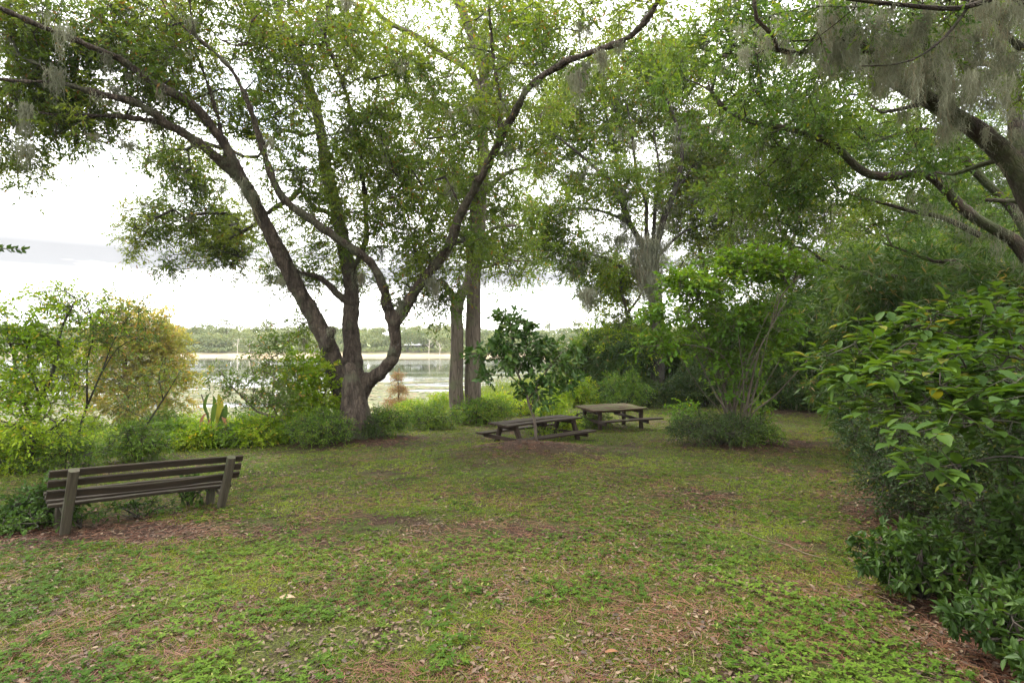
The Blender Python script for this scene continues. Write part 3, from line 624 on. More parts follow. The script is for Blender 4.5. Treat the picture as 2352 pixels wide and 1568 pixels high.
# ------------------------------------------------------------------ trees
def L3(pts): return [P(*p) for p in pts]
# ---- the big spreading oak
b = G(815, 1003, .25)
O = Tree('live_oak', 'big spreading live oak with several bent limbs rising from one thick trunk beside the lake', 'tree', b, 101, 'oak_bark', 'oak_leaf')
O.limb([b + [0, 0, -.1], P(812, 955, b[1]), P(810, 900, b[1]), P(806, 868, b[1]), P(807, 862, b[1]), P(806, 838, b[1])], .45, .12, rough=.10, sides=20, flare=.22, pw=1.5)
O.limb([P(802, 965, 16.1), P(788, 905, 16.1), P(770, 845, 16.0), P(760, 818, 16.0)], .34, .17, node=False)
O.limb([P(818, 965, 16.0), P(826, 910, 15.9), P(838, 872, 15.9), P(846, 860, 15.9)], .34, .20, node=False)
O.limb([P(812, 965, 16.2), P(812, 905, 16.3), P(810, 850, 16.4), P(808, 805, 16.5)], .34, .26, node=False)
for dx, dy in ((-.42, -.3), (.35, -.42), (.5, .1), (-.1, -.55), (-.5, .25), (.2, .5)):      # root buttresses
    O.limb([b + [dx * 1.5, dy * 1.5, -.15], b + [dx * .9, dy * .9, .22], b + [dx * .35, dy * .35, .95]], .13, .20, rough=.1, node=False)
Lm = [P(808, 975, 16.1), P(796, 920, 16.1), P(778, 868, 16.1), P(759, 815, 16.0), P(738, 760, 15.9), P(705, 700, 15.7), P(665, 625, 15.4), P(630, 555, 15.1), P(592, 480, 14.8), P(552, 412, 14.5)]
O.limb(Lm, .31, .16, rough=.12, pw=.8)
O.limb(L3([(552, 412, 14.5), (500, 368, 14.1), (450, 325, 13.8), (385, 285, 13.4), (320, 240, 13.0), (230, 217, 12.5), (140, 192, 12.1), (60, 186, 11.7), (-60, 175, 11.2)]), .14, .045, sides=9)
O.limb(L3([(560, 425, 14.5), (525, 350, 14.1), (468, 268, 13.6), (430, 232, 13.3), (350, 190, 12.9), (272, 138, 12.4), (165, 90, 11.8), (65, 48, 11.2), (-30, 5, 10.7)]), .15, .06, sides=9)
O.limb(L3([(575, 450, 14.7), (520, 340, 14.8), (455, 262, 15.0), (400, 222, 15.1), (330, 165, 15.3), (250, 100, 15.5), (150, 30, 15.8)]), .14, .04, sides=9)
O.limb(L3([(230, 217, 12.5), (140, 188, 12.4), (90, 150, 12.3), (20, 122, 12.2), (-50, 105, 12.0)]), .08, .03, sides=7)
O.limb(L3([(400, 293, 13.5), (350, 277, 13.5), (262, 266, 13.4), (140, 264, 13.2), (0, 252, 13.0), (-70, 250, 12.8)]), .10, .035, sides=7)
O.limb(L3([(545, 395, 14.4), (512, 330, 14.2), (500, 270, 14.0), (483, 215, 13.8), (466, 165, 13.6), (445, 110, 13.3), (425, 50, 13.0), (395, -20, 12.6)]), .09, .04, sides=7)
O.limb(L3([(390, 285, 13.4), (352, 295, 13.2), (300, 330, 13.0), (240, 355, 12.8), (205, 385, 12.6), (160, 430, 12.4)]), .028, .006, sides=5, node=False)
O.limb(L3([(205, 320, 12.9), (218, 350, 12.7), (232, 385, 12.6), (241, 424, 12.5)]), .026, .012, sides=5, node=False)
# bent limb on the right and its fork
O.limb(L3([(815, 970, 16.0), (824, 915, 15.95), (842, 878, 15.9), (872, 856, 15.7), (902, 822, 15.5), (910, 785, 15.4), (904, 738, 15.3)]), .30, .155, rough=.1, pw=.5)
O.limb(L3([(905, 750, 15.3), (953, 668, 15.0), (994, 615, 14.7), (1029, 570, 14.4), (1051, 508, 14.1), (1085, 445, 13.7), (1124, 372, 13.3), (1150, 315, 12.9), (1180, 262, 12.5), (1202, 218, 12.2), (1236, 183, 11.9), (1294, 146, 11.5), (1354, 120, 11.1), (1424, 95, 10.7), (1470, 62, 10.4), (1509, 10, 10.1), (1530, -50, 9.8)]), .16, .06, sides=12)
O.limb(L3([(1148, 318, 12.9), (1146, 280, 12.8), (1150, 235, 12.7), (1136, 165, 12.5), (1129, 95, 12.3), (1124, 0, 12.0), (1120, -60, 11.8)]), .075, .045, sides=8)
O.limb(L3([(1236, 183, 11.9), (1290, 130, 11.9), (1320, 70, 11.8), (1345, 0, 11.7)]), .04, .02, sides=6)
O.limb(L3([(1065, 490, 14.0), (1030, 420, 14.2), (990, 350, 14.4), (965, 270, 14.5)]), .05, .02, sides=6)
O.limb(L3([(903, 745, 15.3), (888, 698, 15.1), (875, 645, 14.8), (846, 598, 14.5), (786, 556, 14.1), (700, 495, 13.6), (645, 450, 13.3), (605, 350, 12.9), (576, 250, 12.5), (541, 175, 12.2), (500, 125, 12.0), (452, 85, 11.7), (440, 40, 11.5), (434, -40, 11.2)]), .15, .05, sides=11)
O.limb(L3([(452, 85, 11.7), (405, 50, 11.5), (370, 0, 11.3), (350, -40, 11.1)]), .05, .03, sides=7)
O.limb(L3([(508, 92, 12.0), (540, 105, 11.9), (568, 102, 11.8), (575, 52, 11.6), (620, 12, 11.4), (680, -12, 11.2)]), .05, .03, sides=7)
O.limb(L3([(605, 350, 12.9), (640, 280, 12.8), (650, 200, 12.6), (640, 120, 12.4)]), .03, .015, sides=6)
# middle stem behind
O.limb(L3([(815, 960, 16.2), (814, 870, 16.3), (810, 800, 16.5), (806, 730, 16.7), (806, 650, 16.8), (790, 560, 16.9), (772, 470, 17.0), (748, 380, 17.1), (735, 300, 17.2), (718, 220, 17.3), (690, 150, 17.4), (655, 90, 17.4), (630, 10, 17.4), (615, -50, 17.4)]), .29, .09, rough=.12, pw=.9)
O.limb(L3([(800, 640, 16.8), (838, 560, 16.2), (840, 480, 15.7), (832, 395, 15.2), (822, 315, 14.8), (784, 180, 14.2), (762, 130, 13.9), (745, 88, 13.7), (752, 40, 13.4), (757, -40, 13.1)]), .10, .06, sides=8)
O.limb(L3([(806, 700, 16.7), (770, 670, 16.4), (735, 640, 16.2), (690, 628, 15.9), (665, 622, 15.6)]), .13, .08, sides=8)
O.limb(L3([(752, 800, 15.8), (760, 772, 15.6), (765, 752, 15.5)]), .15, .13, sides=10, rough=.1)                          # sawn stub
# foliage
O.dm = .74; O.back = .9; C = O.clump
for a in [(90, 60, 130, 90, 11.8, 1.8), (60, 220, 120, 80, 12.2, 1.6), (45, 330, 75, 75, 12.2, 1.2, 20), (190, 280, 110, 55, 13, 1.3), (250, 100, 130, 100, 13, 2.0), (330, 230, 90, 70, 13.4, 1.5),
          (400, 90, 130, 110, 13.5, 2.2), (500, 200, 110, 110, 14.0, 2.2), (560, 60, 130, 100, 12.5, 2.2), (640, 200, 100, 110, 15, 2.2), (700, 60, 110, 100, 14.5, 2.2), (20, 140, 80, 80, 11.5, 1.2), (60, 150, 110, 90, 12.5, 1.2, 20), (150, 230, 110, 70, 12.8, 1.2, 18), (80, 40, 110, 60, 11.5, 1.2, 18)]: C(*(a if len(a) > 6 else a + (16,)), thr=.40)
for a in [(430, 395, 90, 66, 18.5, 1.6, 26, .40), (470, 520, 95, 60, 18.5, 1.6, 20, .44), (370, 530, 75, 45, 18.8, 1.3, 20, .44), (330, 555, 35, 22, 18.6, .6, 24, .3), (410, 600, 40, 22, 18.2, .6, 22, .3), (520, 585, 55, 28, 18.0, .8, 20, .38), (570, 500, 50, 60, 17.5, 1.0, 16, .42), (350, 480, 40, 30, 18.8, .7, 18, .36), (540, 560, 70, 50, 18, 1.2, 18), (600, 440, 75, 80, 17, 1.6, 18)]: C(*a)
for a in [(720, 420, 120, 110, 14.5, 2.4, 13), (870, 520, 120, 90, 14.5, 1.8, 17, .40), (960, 600, 90, 80, 14.6, 1.5, 17, .40), (760, 620, 80, 70, 16.5, 1.4, 16), (860, 330, 120, 110, 13.5, 2.2, 13), (830, 130, 110, 90, 13, 2, 14),
          (960, 420, 90, 90, 14, 1.8, 14), (1000, 230, 110, 90, 13, 2.0, 11), (1080, 560, 60, 70, 13.8, 1.0, 14), (1200, 360, 70, 70, 12.4, 1.2, 12), (1110, 250, 80, 80, 12.6, 1.4, 12), (1180, 90, 110, 80, 12, 1.6, 12), (1330, 70, 130, 60, 11.2, 1.6, 13), (1480, 60, 80, 50, 10.2, 1.2, 10),
          (1020, 690, 50, 40, 14.8, .9, 15), (920, 690, 40, 40, 15, .8, 14), (690, 760, 40, 55, 16, .8, 12), (660, 640, 40, 60, 15.6, .8, 12), (1060, 80, 60, 60, 12, 1.2, 9)]: C(*a)
O.along(2, .7, .10)
O.grow(); O.sprays(twigs=5, L=(.25, .55), nl=10, size=(.06, .125), wid=.42, fan=.85, sat=2, satr=.85)
O.finish(remesh=.04, flute=.10)
sp = [(60, 240, 12, 1.4), (55, 330, 12, 1.3), (130, 160, 12, 1.2), (140, 60, 11.5, 1.1), (300, 330, 13, .5), (215, 310, 13, .35), (580, 440, 14.5, 1.3), (560, 410, 14.4, 1.2), (640, 590, 15.4, 1.0), (1330, 150, 11.3, 1.35), (1318, 160, 11.3, 1.0), (1345, 145, 11.2, .9), (1385, 125, 11, .6),
      (650, 640, 15.5, .6), (920, 690, 15, .6), (985, 690, 14.8, .6), (990, 640, 14.6, .6), (265, 200, 12.8, 1.0), (1000, 650, 14.7, .8), (830, 630, 15, .5)]
O.moss(sp, wd=.014, per=90, spread=.10); O.moss(None, n=240, L=(.3, 1.1), wd=.014, per=34, spread=.09)

# ---- twin trunks behind it
b = G(1078, 966, .2)
T2 = Tree('twin_trunk_tree', 'tall tree with two straight grey trunks side by side, the thinner one forked', 'tree', b, 102, 'grey_bark', 'oak_leaf2')
Yb = b[1]
T2.limb([P(1087, 975, Yb), P(1086, 900, Yb), P(1086, 800, Yb), P(1089, 700, Yb), P(1090, 620, Yb), P(1101, 520, Yb), P(1105, 430, Yb), P(1109, 330, Yb), P(1110, 220, Yb), P(1103, 120, Yb), P(1076, 60, Yb), P(1050, -20, Yb)], .31, .15, rough=.06, sides=18, pw=.8, flare=.15)
T2.limb([P(1053, 972, Yb - .2), P(1050, 900, Yb - .2), P(1050, 800, Yb - .2), P(1049, 700, Yb - .2)], .27, .20, rough=.06, sides=16, flare=.15)
T2.limb([P(1048, 720, Yb - .2), P(1046, 690, Yb - .2), P(1028, 665, Yb - .3), P(1012, 645, Yb - .4), P(1000, 648, Yb - .4)], .17, .08, sides=10)
T2.limb([P(1050, 720, Yb - .2), P(1056, 685, Yb - .2), P(1070, 655, Yb), P(1080, 610, Yb + .1), P(1085, 540, Yb + .2), P(1088, 400, Yb + .3)], .18, .12, sides=10)
T2.limb([P(1108, 240, Yb), P(1095, 190, Yb), P(1069, 155, Yb - .5), P(1009, 120, Yb - 1), P(959, 85, Yb - 1.5), P(889, 50, Yb - 2), P(845, 5, Yb - 2)], .14, .06, sides=8)
T2.limb([P(1104, 450, Yb), P(1140, 415, Yb), P(1165, 397, Yb), P(1190, 388, Yb), P(1216, 383, Yb)], .13, .02, sides=8)
T2.limb([P(1104, 545, Yb), P(1130, 527, Yb), P(1155, 519, Yb), P(1186, 518, Yb)], .07, .05, sides=7)
T2.limb([P(1096, 615, Yb), P(1125, 612, Yb - .2), P(1160, 596, Yb - .4), P(1190, 600, Yb - .6)], .07, .03, sides=7)
T2.limb([P(1104, 150, Yb), P(1085, 100, Yb), P(1070, 50, Yb), P(1040, -10, Yb)], .10, .07, sides=7)
T2.limb([P(1107, 280, Yb), P(1130, 200, Yb + .5), P(1160, 100, Yb + 1), P(1180, -20, Yb + 1.5)], .09, .05, sides=7)
T2.back = .8; T2.dm = .85
for a in [(1100, 400, 100, 120, Yb, 2.2, 10), (960, 230, 130, 120, Yb - 1, 2.4, 9), (1000, 420, 100, 90, Yb, 2.0, 9), (1200, 180, 110, 110, Yb + 1, 2.2, 9), (1150, 590, 80, 60, Yb - .5, 1.5, 14), (1170, 470, 50, 70, Yb, 1.2, 9),
          (900, 100, 110, 80, Yb - 2, 2, 8), (1110, 60, 130, 80, Yb, 2, 8), (1060, 560, 60, 60, Yb, 1.2, 9), (880, 350, 110, 90, Yb, 2, 8), (1250, 60, 80, 60, Yb, 1.5, 7)]: T2.clump(*a)
T2.along(1.5, .6, .12); T2.grow(maxlen=6); T2.sprays(twigs=5, L=(.35, .7), nl=9, size=(.085, .14), wid=.45, sat=2)
T2.finish()
T2.moss([(1105, 640, Yb - .4, .9), (1158, 640, Yb - .5, .8), (970, 150, Yb - 1.5, 2.0), (990, 165, Yb - 1.3, 2.0), (1030, 180, Yb, 1.5), (1110, 420, Yb - .4, 1.4)], n=50, L=(.5, 1.4), wd=.013, spread=.18)

# ---- mossy oak behind the tables
b = G(1512, 928, .2); Y3 = b[1]
T3 = Tree('mossy_oak', 'oak behind the picnic tables with a dark lower trunk wrapped in pale hanging moss', 'tree', b, 103, 'grey_bark', 'oak_leaf2')
T3.bark = 'limb_bark'
T3.limb([P(1513, 938, Y3), P(1512, 860, Y3), P(1511, 760, Y3), P(1506, 700, Y3), P(1500, 640, Y3), P(1496, 590, Y3)], .40, .36, sides=16, flare=.2)
k = Y3
for pts, r0, r1 in [([(1497, 640), (1480, 570), (1444, 510), (1414, 430), (1374, 390), (1314, 340), (1262, 300)], .2, .04), ([(1414, 432), (1418, 375), (1404, 310), (1389, 250), (1380, 180)], .12, .03),
                    ([(1496, 600), (1485, 530), (1484, 465), (1464, 410), (1454, 325), (1440, 240)], .14, .04), ([(1498, 600), (1524, 505), (1549, 440), (1566, 350), (1541, 250), (1500, 170)], .2, .04),
                    ([(1540, 450), (1580, 400), (1620, 320), (1640, 230)], .1, .03), ([(1500, 655), (1469, 640), (1419, 610), (1374, 588), (1284, 575), (1220, 580)], .12, .03), ([(1500, 560), (1505, 480), (1515, 400), (1500, 300)], .12, .04),
                    ([(1444, 510), (1380, 485), (1310, 480), (1240, 500)], .09, .03), ([(1510, 590), (1560, 540), (1600, 520), (1650, 500)], .1, .03), ([(1500, 690), (1540, 650), (1570, 600)], .08, .04)]:
    T3.limb([P(x, y, k + T3.R.uniform(-.1, .1) - (0 if i == 0 else i * .28 * (1 if r1 > .035 else -1))) for i, (x, y) in enumerate(pts)], r0, r1, sides=8)
T3.back = 1.2; T3.dm = .66
for a in [(1280, 350, 80, 90, k, 2.5, 7), (1370, 260, 100, 110, k - 1, 3, 6.5), (1500, 230, 120, 110, k, 3, 6.5), (1620, 320, 100, 120, k + 1, 3, 6.5), (1260, 500, 75, 70, k - 1, 2, 9, .38), (1330, 580, 90, 55, k - 1, 2, 8, .40), (1420, 420, 110, 80, k - 2, 2.5, 6),
          (1560, 450, 100, 90, k, 2.5, 6), (1400, 680, 70, 80, k + 1, 2, 5), (1450, 130, 120, 70, k, 3, 6), (1600, 160, 90, 80, k, 3, 6), (1290, 240, 60, 70, k, 2, 6), (1640, 520, 70, 90, k, 2, 6), (1240, 570, 50, 40, k - 1, 1.5, 8), (1330, 420, 60, 60, k, 2, 5)]: T3.clump(*a, **({} if len(a) > 7 else {'thr': .43}))
T3.grow(maxlen=7, minr=.009, seg=.7); T3.sprays(twigs=5, L=(.45, .9), nl=10, size=(.13, .21), wid=.45, sat=2); T3.finish()
T3.moss([(1490, 560, k - .7, 2.6), (1478, 590, k - .6, 3.0), (1505, 600, k - .7, 2.6), (1465, 540, k - .6, 2.2), (1520, 600, k - .6, 1.8), (1440, 535, k - .8, 1.8), (1495, 650, k - .6, 2.2), (1460, 600, k - .5, 2.2), (1530, 560, k - .6, 1.8), (1508, 680, k - .6, 1.2), (1350, 670, k - 1, 2.2), (1352, 668, k - 1.02, 1.8), (1349, 668, k - 1.04, 2.0), (1480, 545, k - 1, 2), (1420, 545, k - 1, 1.5), (1535, 640, k - .5, 1.5), (1475, 620, k - .8, 2.6), (1488, 640, k - .9, 2.6), (1502, 620, k - .9, 2.6), (1515, 640, k - .8, 2.0), (1455, 570, k - .8, 2.0), (1470, 575, k - .9, 2.4), (1495, 590, k - 1, 2.6), (1512, 560, k - .9, 2.2)], n=90, L=(.8, 2.2), wd=.03, per=90, spread=.30)

# ---- right side: the thick slanting limb, close, with its trunk just outside the frame
b = on(8.6, 8.6, .2)
R1 = Tree('leaning_live_oak', 'rough barked oak whose thick mossy limb slants in from the upper right', 'tree', b, 104, 'red_bark', 'right_leaf')
R1.limb([b, b + [.1, 0, 1.5], P(2420, 560, 8.6), P(2375, 450, 8.6), P(2332, 372, 8.6), P(2268, 306, 8.6), P(2190, 258, 8.5), P(2133, 225, 8.4), P(2068, 190, 8.3), P(2018, 150, 8.1), P(1965, 90, 7.9), P(1930, 20, 7.8)], .27, .065, rough=.2, wob=.5, sides=20, pw=1.1)
R1.limb([P(2390, 480, 8.6), P(2352, 380, 8.9), P(2335, 290, 9.2), P(2330, 200, 9.4), P(2300, 80, 9.6), P(2290, -40, 9.8)], .13, .08, sides=12)
R1.limb(L3([(2068, 190, 8.3), (2020, 130, 8.0), (1958, 92, 7.6), (1890, 112, 7.3), (1820, 123, 7.1), (1785, 115, 7.0), (1778, 85, 6.9), (1738, 45, 6.8), (1730, -20, 6.7)]), .05, .022, sides=7)
R1.limb(L3([(2190, 258, 8.5), (2150, 160, 8.2), (2123, 92, 8.0), (2100, 50, 7.8), (2110, -20, 7.6)]), .07, .05, sides=8)
R1.limb(L3([(2250, -30, 6.4), (2228, 10, 6.3), (2188, 65, 6.2), (2148, 105, 6.1), (2098, 137, 6.0), (2033, 151, 5.9), (1980, 152, 5.8)]), .022, .008, sides=6, node=False)
R1.limb(L3([(2318, 360, 8.6), (2250, 380, 9.0), (2190, 400, 9.4), (2150, 395, 9.8)]), .05, .02, sides=6)
R1.limb(L3([(2110, 240, 8.4), (2070, 250, 8.6), (2025, 258, 8.8), (2000, 240, 8.9)]), .04, .015, sides=6)
R1.limb(L3([(2352, 10, 6.6), (2310, -10, 6.4), (2200, 20, 6.2), (2050, 10, 6.0), (1900, -8, 5.8)]), .035, .015, sides=6)
R1.limb(L3([(2345, 110, 7.5), (2300, 60, 7.2), (2305, 0, 7.0)]), .05, .03, sides=6)
for a in [(1800, 60, 120, 60, 7.4, 1.0, 22), (2000, 70, 150, 70, 7.6, 1.4, 17), (2200, 60, 140, 90, 8.0, 1.6, 17), (2310, 170, 60, 100, 9.5, 1.2, 20), (1860, 160, 90, 50, 7.8, 1.0, 15), (2320, 260, 60, 60, 10, 1., 18), (2080, 130, 120, 70, 10.5, 1.2, 18), (2260, 110, 110, 90, 11, 1.2, 20), (2180, 210, 80, 50, 10.5, 1, 15)]: R1.clump(*a)
R1.clump(2050, 60, 130, 60, 6.8, .8, 15); R1.clump(2230, 40, 120, 60, 7.0, .8, 14); R1.clump(1900, 50, 110, 50, 6.8, .8, 16); R1.clump(2290, 150, 80, 70, 8, .8, 20); R1.clump(2150, 130, 90, 60, 9.5, 1, 24)
# unseen limbs and leaves added over and behind the viewer to shade the near ground
R1.limb([np.array([8.9, 8.5, 4.2]), np.array([8.0, 6.0, 6.6]), np.array([5.5, 3.0, 7.6]), np.array([2.5, .5, 8.0]), np.array([-1.5, -2.0, 8.4])], .16, .05, sides=8)
R1.limb([np.array([8.0, 6.0, 6.6]), np.array([8.2, 3.5, 7.2]), np.array([7.0, 0.0, 7.6]), np.array([5.0, -3.0, 8.0])], .11, .04, sides=8)
for c_, a_, b_, d_, n_ in [((5.6, 3.0, 7.6), 2.6, 2.2, 1.2, 150), ((2.5, .8, 7.8), 2.6, 2.4, 1.2, 150), ((-1.5, -1.5, 8.2), 2.8, 2.4, 1.2, 130), ((7.0, 0.0, 7.4), 2.4, 2.4, 1.4, 130), ((8.4, 3.2, 7.0), 1.8, 1.8, 1.4, 110), ((4.0, -3.5, 7.8), 2.6, 2.2, 1.2, 100)]: R1.clumpw(c_, a_, b_, d_, n_)
R1.dm = 1.3
R1.grow(minr=.004, seg=.3); R1.sprays(twigs=5, L=(.18, .38), nl=8, size=(.045, .075), wid=.45, sat=2); R1.finish()
ms = []
Rm = np.random.default_rng(55)
for q in range(210):
    px = Rm.uniform(1880, 2352); py = Rm.uniform(-20, 190) * (1 - .25 * (px < 2000)); ms.append((px, py, Rm.uniform(6.3, 8.8), Rm.uniform(.3, .95)))
for q in range(26): px = Rm.uniform(2150, 2352); ms.append((px, Rm.uniform(200, 300), Rm.uniform(7.8, 8.8), Rm.uniform(.4, .9)))
for q in range(26): ms.append((Rm.uniform(1690, 1980), Rm.uniform(20, 150), Rm.uniform(6.8, 7.6), Rm.uniform(.2, .55)))
R1.moss(ms, n=60, L=(.25, .8), wd=.008, per=40, spread=.06)

# ---- second slanting tree behind it
b = on(15.2, 13.5, .2)
R2 = Tree('mossy_leaning_tree', 'tree whose thinner moss hung limb arches left below the thick slanting limb', 'tree', b, 105, 'red_bark', 'right_leaf')
R2.limb([b, P(2520, 800, 13.3), P(2430, 660, 13.2), P(2352, 585, 13.0), P(2318, 545, 13.0), P(2218, 488, 12.9), P(2163, 448, 12.8), P(2118, 410, 12.7), P(2043, 403, 12.6), P(1983, 388, 12.6), P(1928, 350, 12.6), P(1888, 330, 12.7), P(1818, 305, 12.9), P(1738, 283, 13.2), P(1673, 250, 13.5), P(1633, 205, 13.8)], .23, .04, rough=.22, wob=.9, sides=14, pw=.8)
for pts, r0, r1 in [([(2400, 620, 13.4), (2340, 500, 14), (2288, 440, 14.2), (2218, 370, 14.3), (2183, 325, 14.3), (2138, 302, 14.3), (2093, 302, 14.4), (2018, 325, 14.5), (1950, 340, 14.6)], .14, .03),
                    ([(2440, 560, 12), (2352, 470, 12), (2310, 462, 12), (2266, 460, 12)], .07, .04), ([(2250, 700, 15), (2150, 660, 15), (2068, 637, 15), (1993, 630, 15), (1928, 611, 15), (1893, 600, 15), (1840, 560, 15.4)], .09, .03),
                    ([(2200, 600, 14), (2148, 600, 14), (2093, 580, 14.2), (2028, 558, 14.4)], .06, .02), ([(2250, 540, 13.5), (2168, 500, 13.6), (2093, 485, 13.8), (2018, 465, 14), (1968, 456, 14.2)], .07, .025)]:
    R2.limb(L3(pts), r0, r1, sides=8)
R2.back = .3; R2.dm = .72
for a in [(1800, 300, 100, 90, 13.2, 2.0, 16, .40), (1900, 230, 120, 90, 14, 2.0, 17, .38), (2050, 260, 110, 60, 14.5, 2, 17, .38), (1720, 420, 100, 90, 14, 2, 13), (1850, 430, 110, 90, 14, 2, 15, .40), (2130, 360, 80, 50, 14.3, 1.6, 17), (2250, 500, 90, 60, 14.5, 1.6, 14), (2000, 500, 110, 60, 14.5, 1.8, 13),
          (2230, 330, 60, 50, 14.5, 1.6, 14), (1680, 200, 90, 90, 13.5, 2, 14), (2020, 350, 90, 50, 14.5, 1.6, 15), (1800, 560, 90, 60, 15, 1.6, 9), (1750, 150, 80, 70, 13.5, 2, 12), (1660, 70, 100, 80, 13, 1.6, 14), (1570, 110, 80, 70, 13.5, 1.6, 12), (1950, 300, 110, 50, 12.2, .8, 14), (2120, 380, 90, 50, 12.2, .8, 12), (1760, 60, 100, 60, 13, 1.5, 14)]: R2.clump(*a)
R2.grow(); R2.sprays(twigs=5, L=(.25, .55), nl=9, size=(.075, .12), wid=.45, sat=2); R2.finish()
R2.moss([(2130, 470, 12.7, 1.0), (2165, 490, 12.8, 1.0), (2200, 500, 12.8, .8), (2290, 560, 13, .8), (2230, 520, 12.9, .9), (2350, 590, 13, .9)], n=70, L=(.3, 1.0), wd=.010, spread=.16)

# ---- slimmer trees between, further back
def slim(name, lb, px, py, seed, limbs, clumps, leaf, r=.16, size=(.10, .17), dens=None, moss=20, bark='grey_bark'):
    b = G(px, py, .2); t = Tree(name, lb, 'tree', b, seed, bark, leaf); k = b[1]
    for pts, r0, r1 in limbs: t.limb([(b if (x, y) == (px, py) else P(x, y, k + .25 * i * (-1) ** len(pts))) for i, (x, y) in enumerate(pts)], r0, r1, sides=9)
    for (x, y, rx, ry, rY, dn) in clumps: t.clump(x, y, rx, ry, k, rY, dn)
    t.grow(maxlen=8, minr=.008, seg=.6); t.sprays(twigs=5, L=(.4, .85), nl=9, size=size, wid=.45, sat=2); t.finish()
    if moss: t.moss(n=moss, L=(.5, 1.5), wd=.016, spread=.22)
    return t
slim('woodland_tree', 'slim tree with a forked grey stem standing behind the many stemmed shrub', 1640, 925, 201, [([(1640, 925), (1638, 800), (1632, 680), (1610, 580), (1592, 500), (1570, 420)], .2, .07), ([(1632, 680), (1650, 600), (1690, 520), (1720, 430)], .1, .04)],
     [(1590, 420, 90, 90, 2.5, 4.5), (1700, 480, 90, 110, 2.5, 4.5), (1650, 600, 80, 70, 2, 3)], 'oak_dark')
slim('woodland_tree', 'slim leaning tree whose stem slants left above the dark bamboo', 1965, 930, 202, [([(1965, 930), (1960, 800), (1925, 700), (1850, 600), (1790, 520), (1760, 430), (1750, 330)], .2, .06), ([(1925, 700), (1900, 560), (1890, 450)], .1, .04), ([(1850, 600), (1780, 580), (1700, 560)], .08, .03)],
     [(1780, 430, 120, 110, 3, 4.5), (1900, 500, 100, 90, 3, 5), (1720, 580, 80, 70, 2, 3), (1980, 590, 90, 60, 2, 5)], 'oak_dark')
slim('woodland_tree', 'straight grey stemmed tree in the thicket under the arching mossy limb', 2115, 900, 203, [([(2115, 900), (2116, 700), (2113, 560), (2070, 490), (2028, 470), (1990, 400)], .22, .07), ([(2114, 600), (2183, 540), (2200, 450), (2210, 380)], .14, .05)],
     [(2080, 460, 120, 80, 3, 6.5), (2230, 420, 110, 90, 3, 7), (2180, 560, 120, 60, 3, 7), (2330, 480, 70, 90, 3, 7), (1990, 330, 90, 80, 3, 5), (2280, 300, 70, 60, 3, 4)], 'right_leaf', moss=30)
slim('woodland_tree', 'dense green tree right behind the trunk of the mossy oak', 1450, 925, 204, [([(1450, 925), (1448, 800), (1440, 720), (1425, 650), (1430, 600)], .16, .06), ([(1440, 720), (1470, 680), (1480, 640)], .08, .04)],
     [(1425, 655, 55, 70, 2, 9), (1410, 780, 55, 60, 2, 6), (1450, 760, 50, 70, 2, 6)], 'lime', moss=0)
slim('woodland_tree', 'leafy tree between the mossy oak and the slender leaning tree with pale foliage', 1790, 930, 205, [([(1790, 930), (1792, 780), (1800, 650), (1830, 520), (1850, 420)], .18, .06), ([(1800, 650), (1760, 560), (1700, 500)], .1, .04)],
     [(1700, 300, 110, 100, 3, 4), (1850, 350, 110, 80, 3, 4), (1800, 650, 80, 60, 2, 3.5), (1620, 700, 60, 60, 2, 3.5), (1560, 620, 50, 50, 2, 3)], 'oak_leaf2', moss=10)

# ---- shrubs
def shrub(name, lb, cat, base, seed, leaf, stems, clumps, size, tpl='flat', wid=.45, twigs=4, nl=8, L=(.15, .35), stemmat='stem', seg=.3, minr=.003, up=.8, droop=.2, kr=.0035, maxlen=3, fan=.8, whorl=False, group=None, bark='limb_bark', thr=.40, freq=1.3, sat=0, flatten=1.0):
    t = Tree(name, lb, cat, base, seed, bark, leaf, stemmat, group)
    for pts, r0, r1 in stems: t.limb(pts, r0, r1, sides=7, rough=.06)
    for (c, rx, ry, rz, n) in clumps:
        q = norm(t.R.normal(size=(n * 3, 3))) * t.R.random((n * 3, 1)) ** .42; p = np.array(c) + q * np.array([rx, ry, rz]); kp = noise3(p + seed, freq) + .5 * noise3(p + 3, freq * 2.3) > thr * 1.5; t.att.append(p[kp][:n])
    t.grow(maxlen=maxlen, minr=minr, seg=seg, kr=kr, sag=.05); t.sprays(twigs, L, nl, size, wid, tpl, droop, up, fan, name='foliage', whorl=whorl, sat=sat, flatten=flatten); t.finish(trunk='stem', branches='branches'); return t
def simple(name, lb, px, py, Rr, H, seed, leaf, size, n=60, tpl='flat', wid=.45, nst=5, cat='shrub', group=None, **kw):
    b = G(px, py) if not isinstance(px, tuple) else on(*px); R = np.random.default_rng(seed); st = []
    for k in range(nst):
        a = R.random() * 6.28; e = np.array([math.cos(a) * Rr * .6, math.sin(a) * Rr * .5, H * R.uniform(.5, .8)]); st.append(([b + e * [.08, .08, -.02], b + e * [.4, .4, .5], b + e], .012 + .008 * H, .006))
    return shrub(name, lb, cat, b, seed, leaf, st, [(b + [0, 0, H * .52], Rr, Rr * .8, H * .5, n)], size, tpl, wid, group=group, **kw)

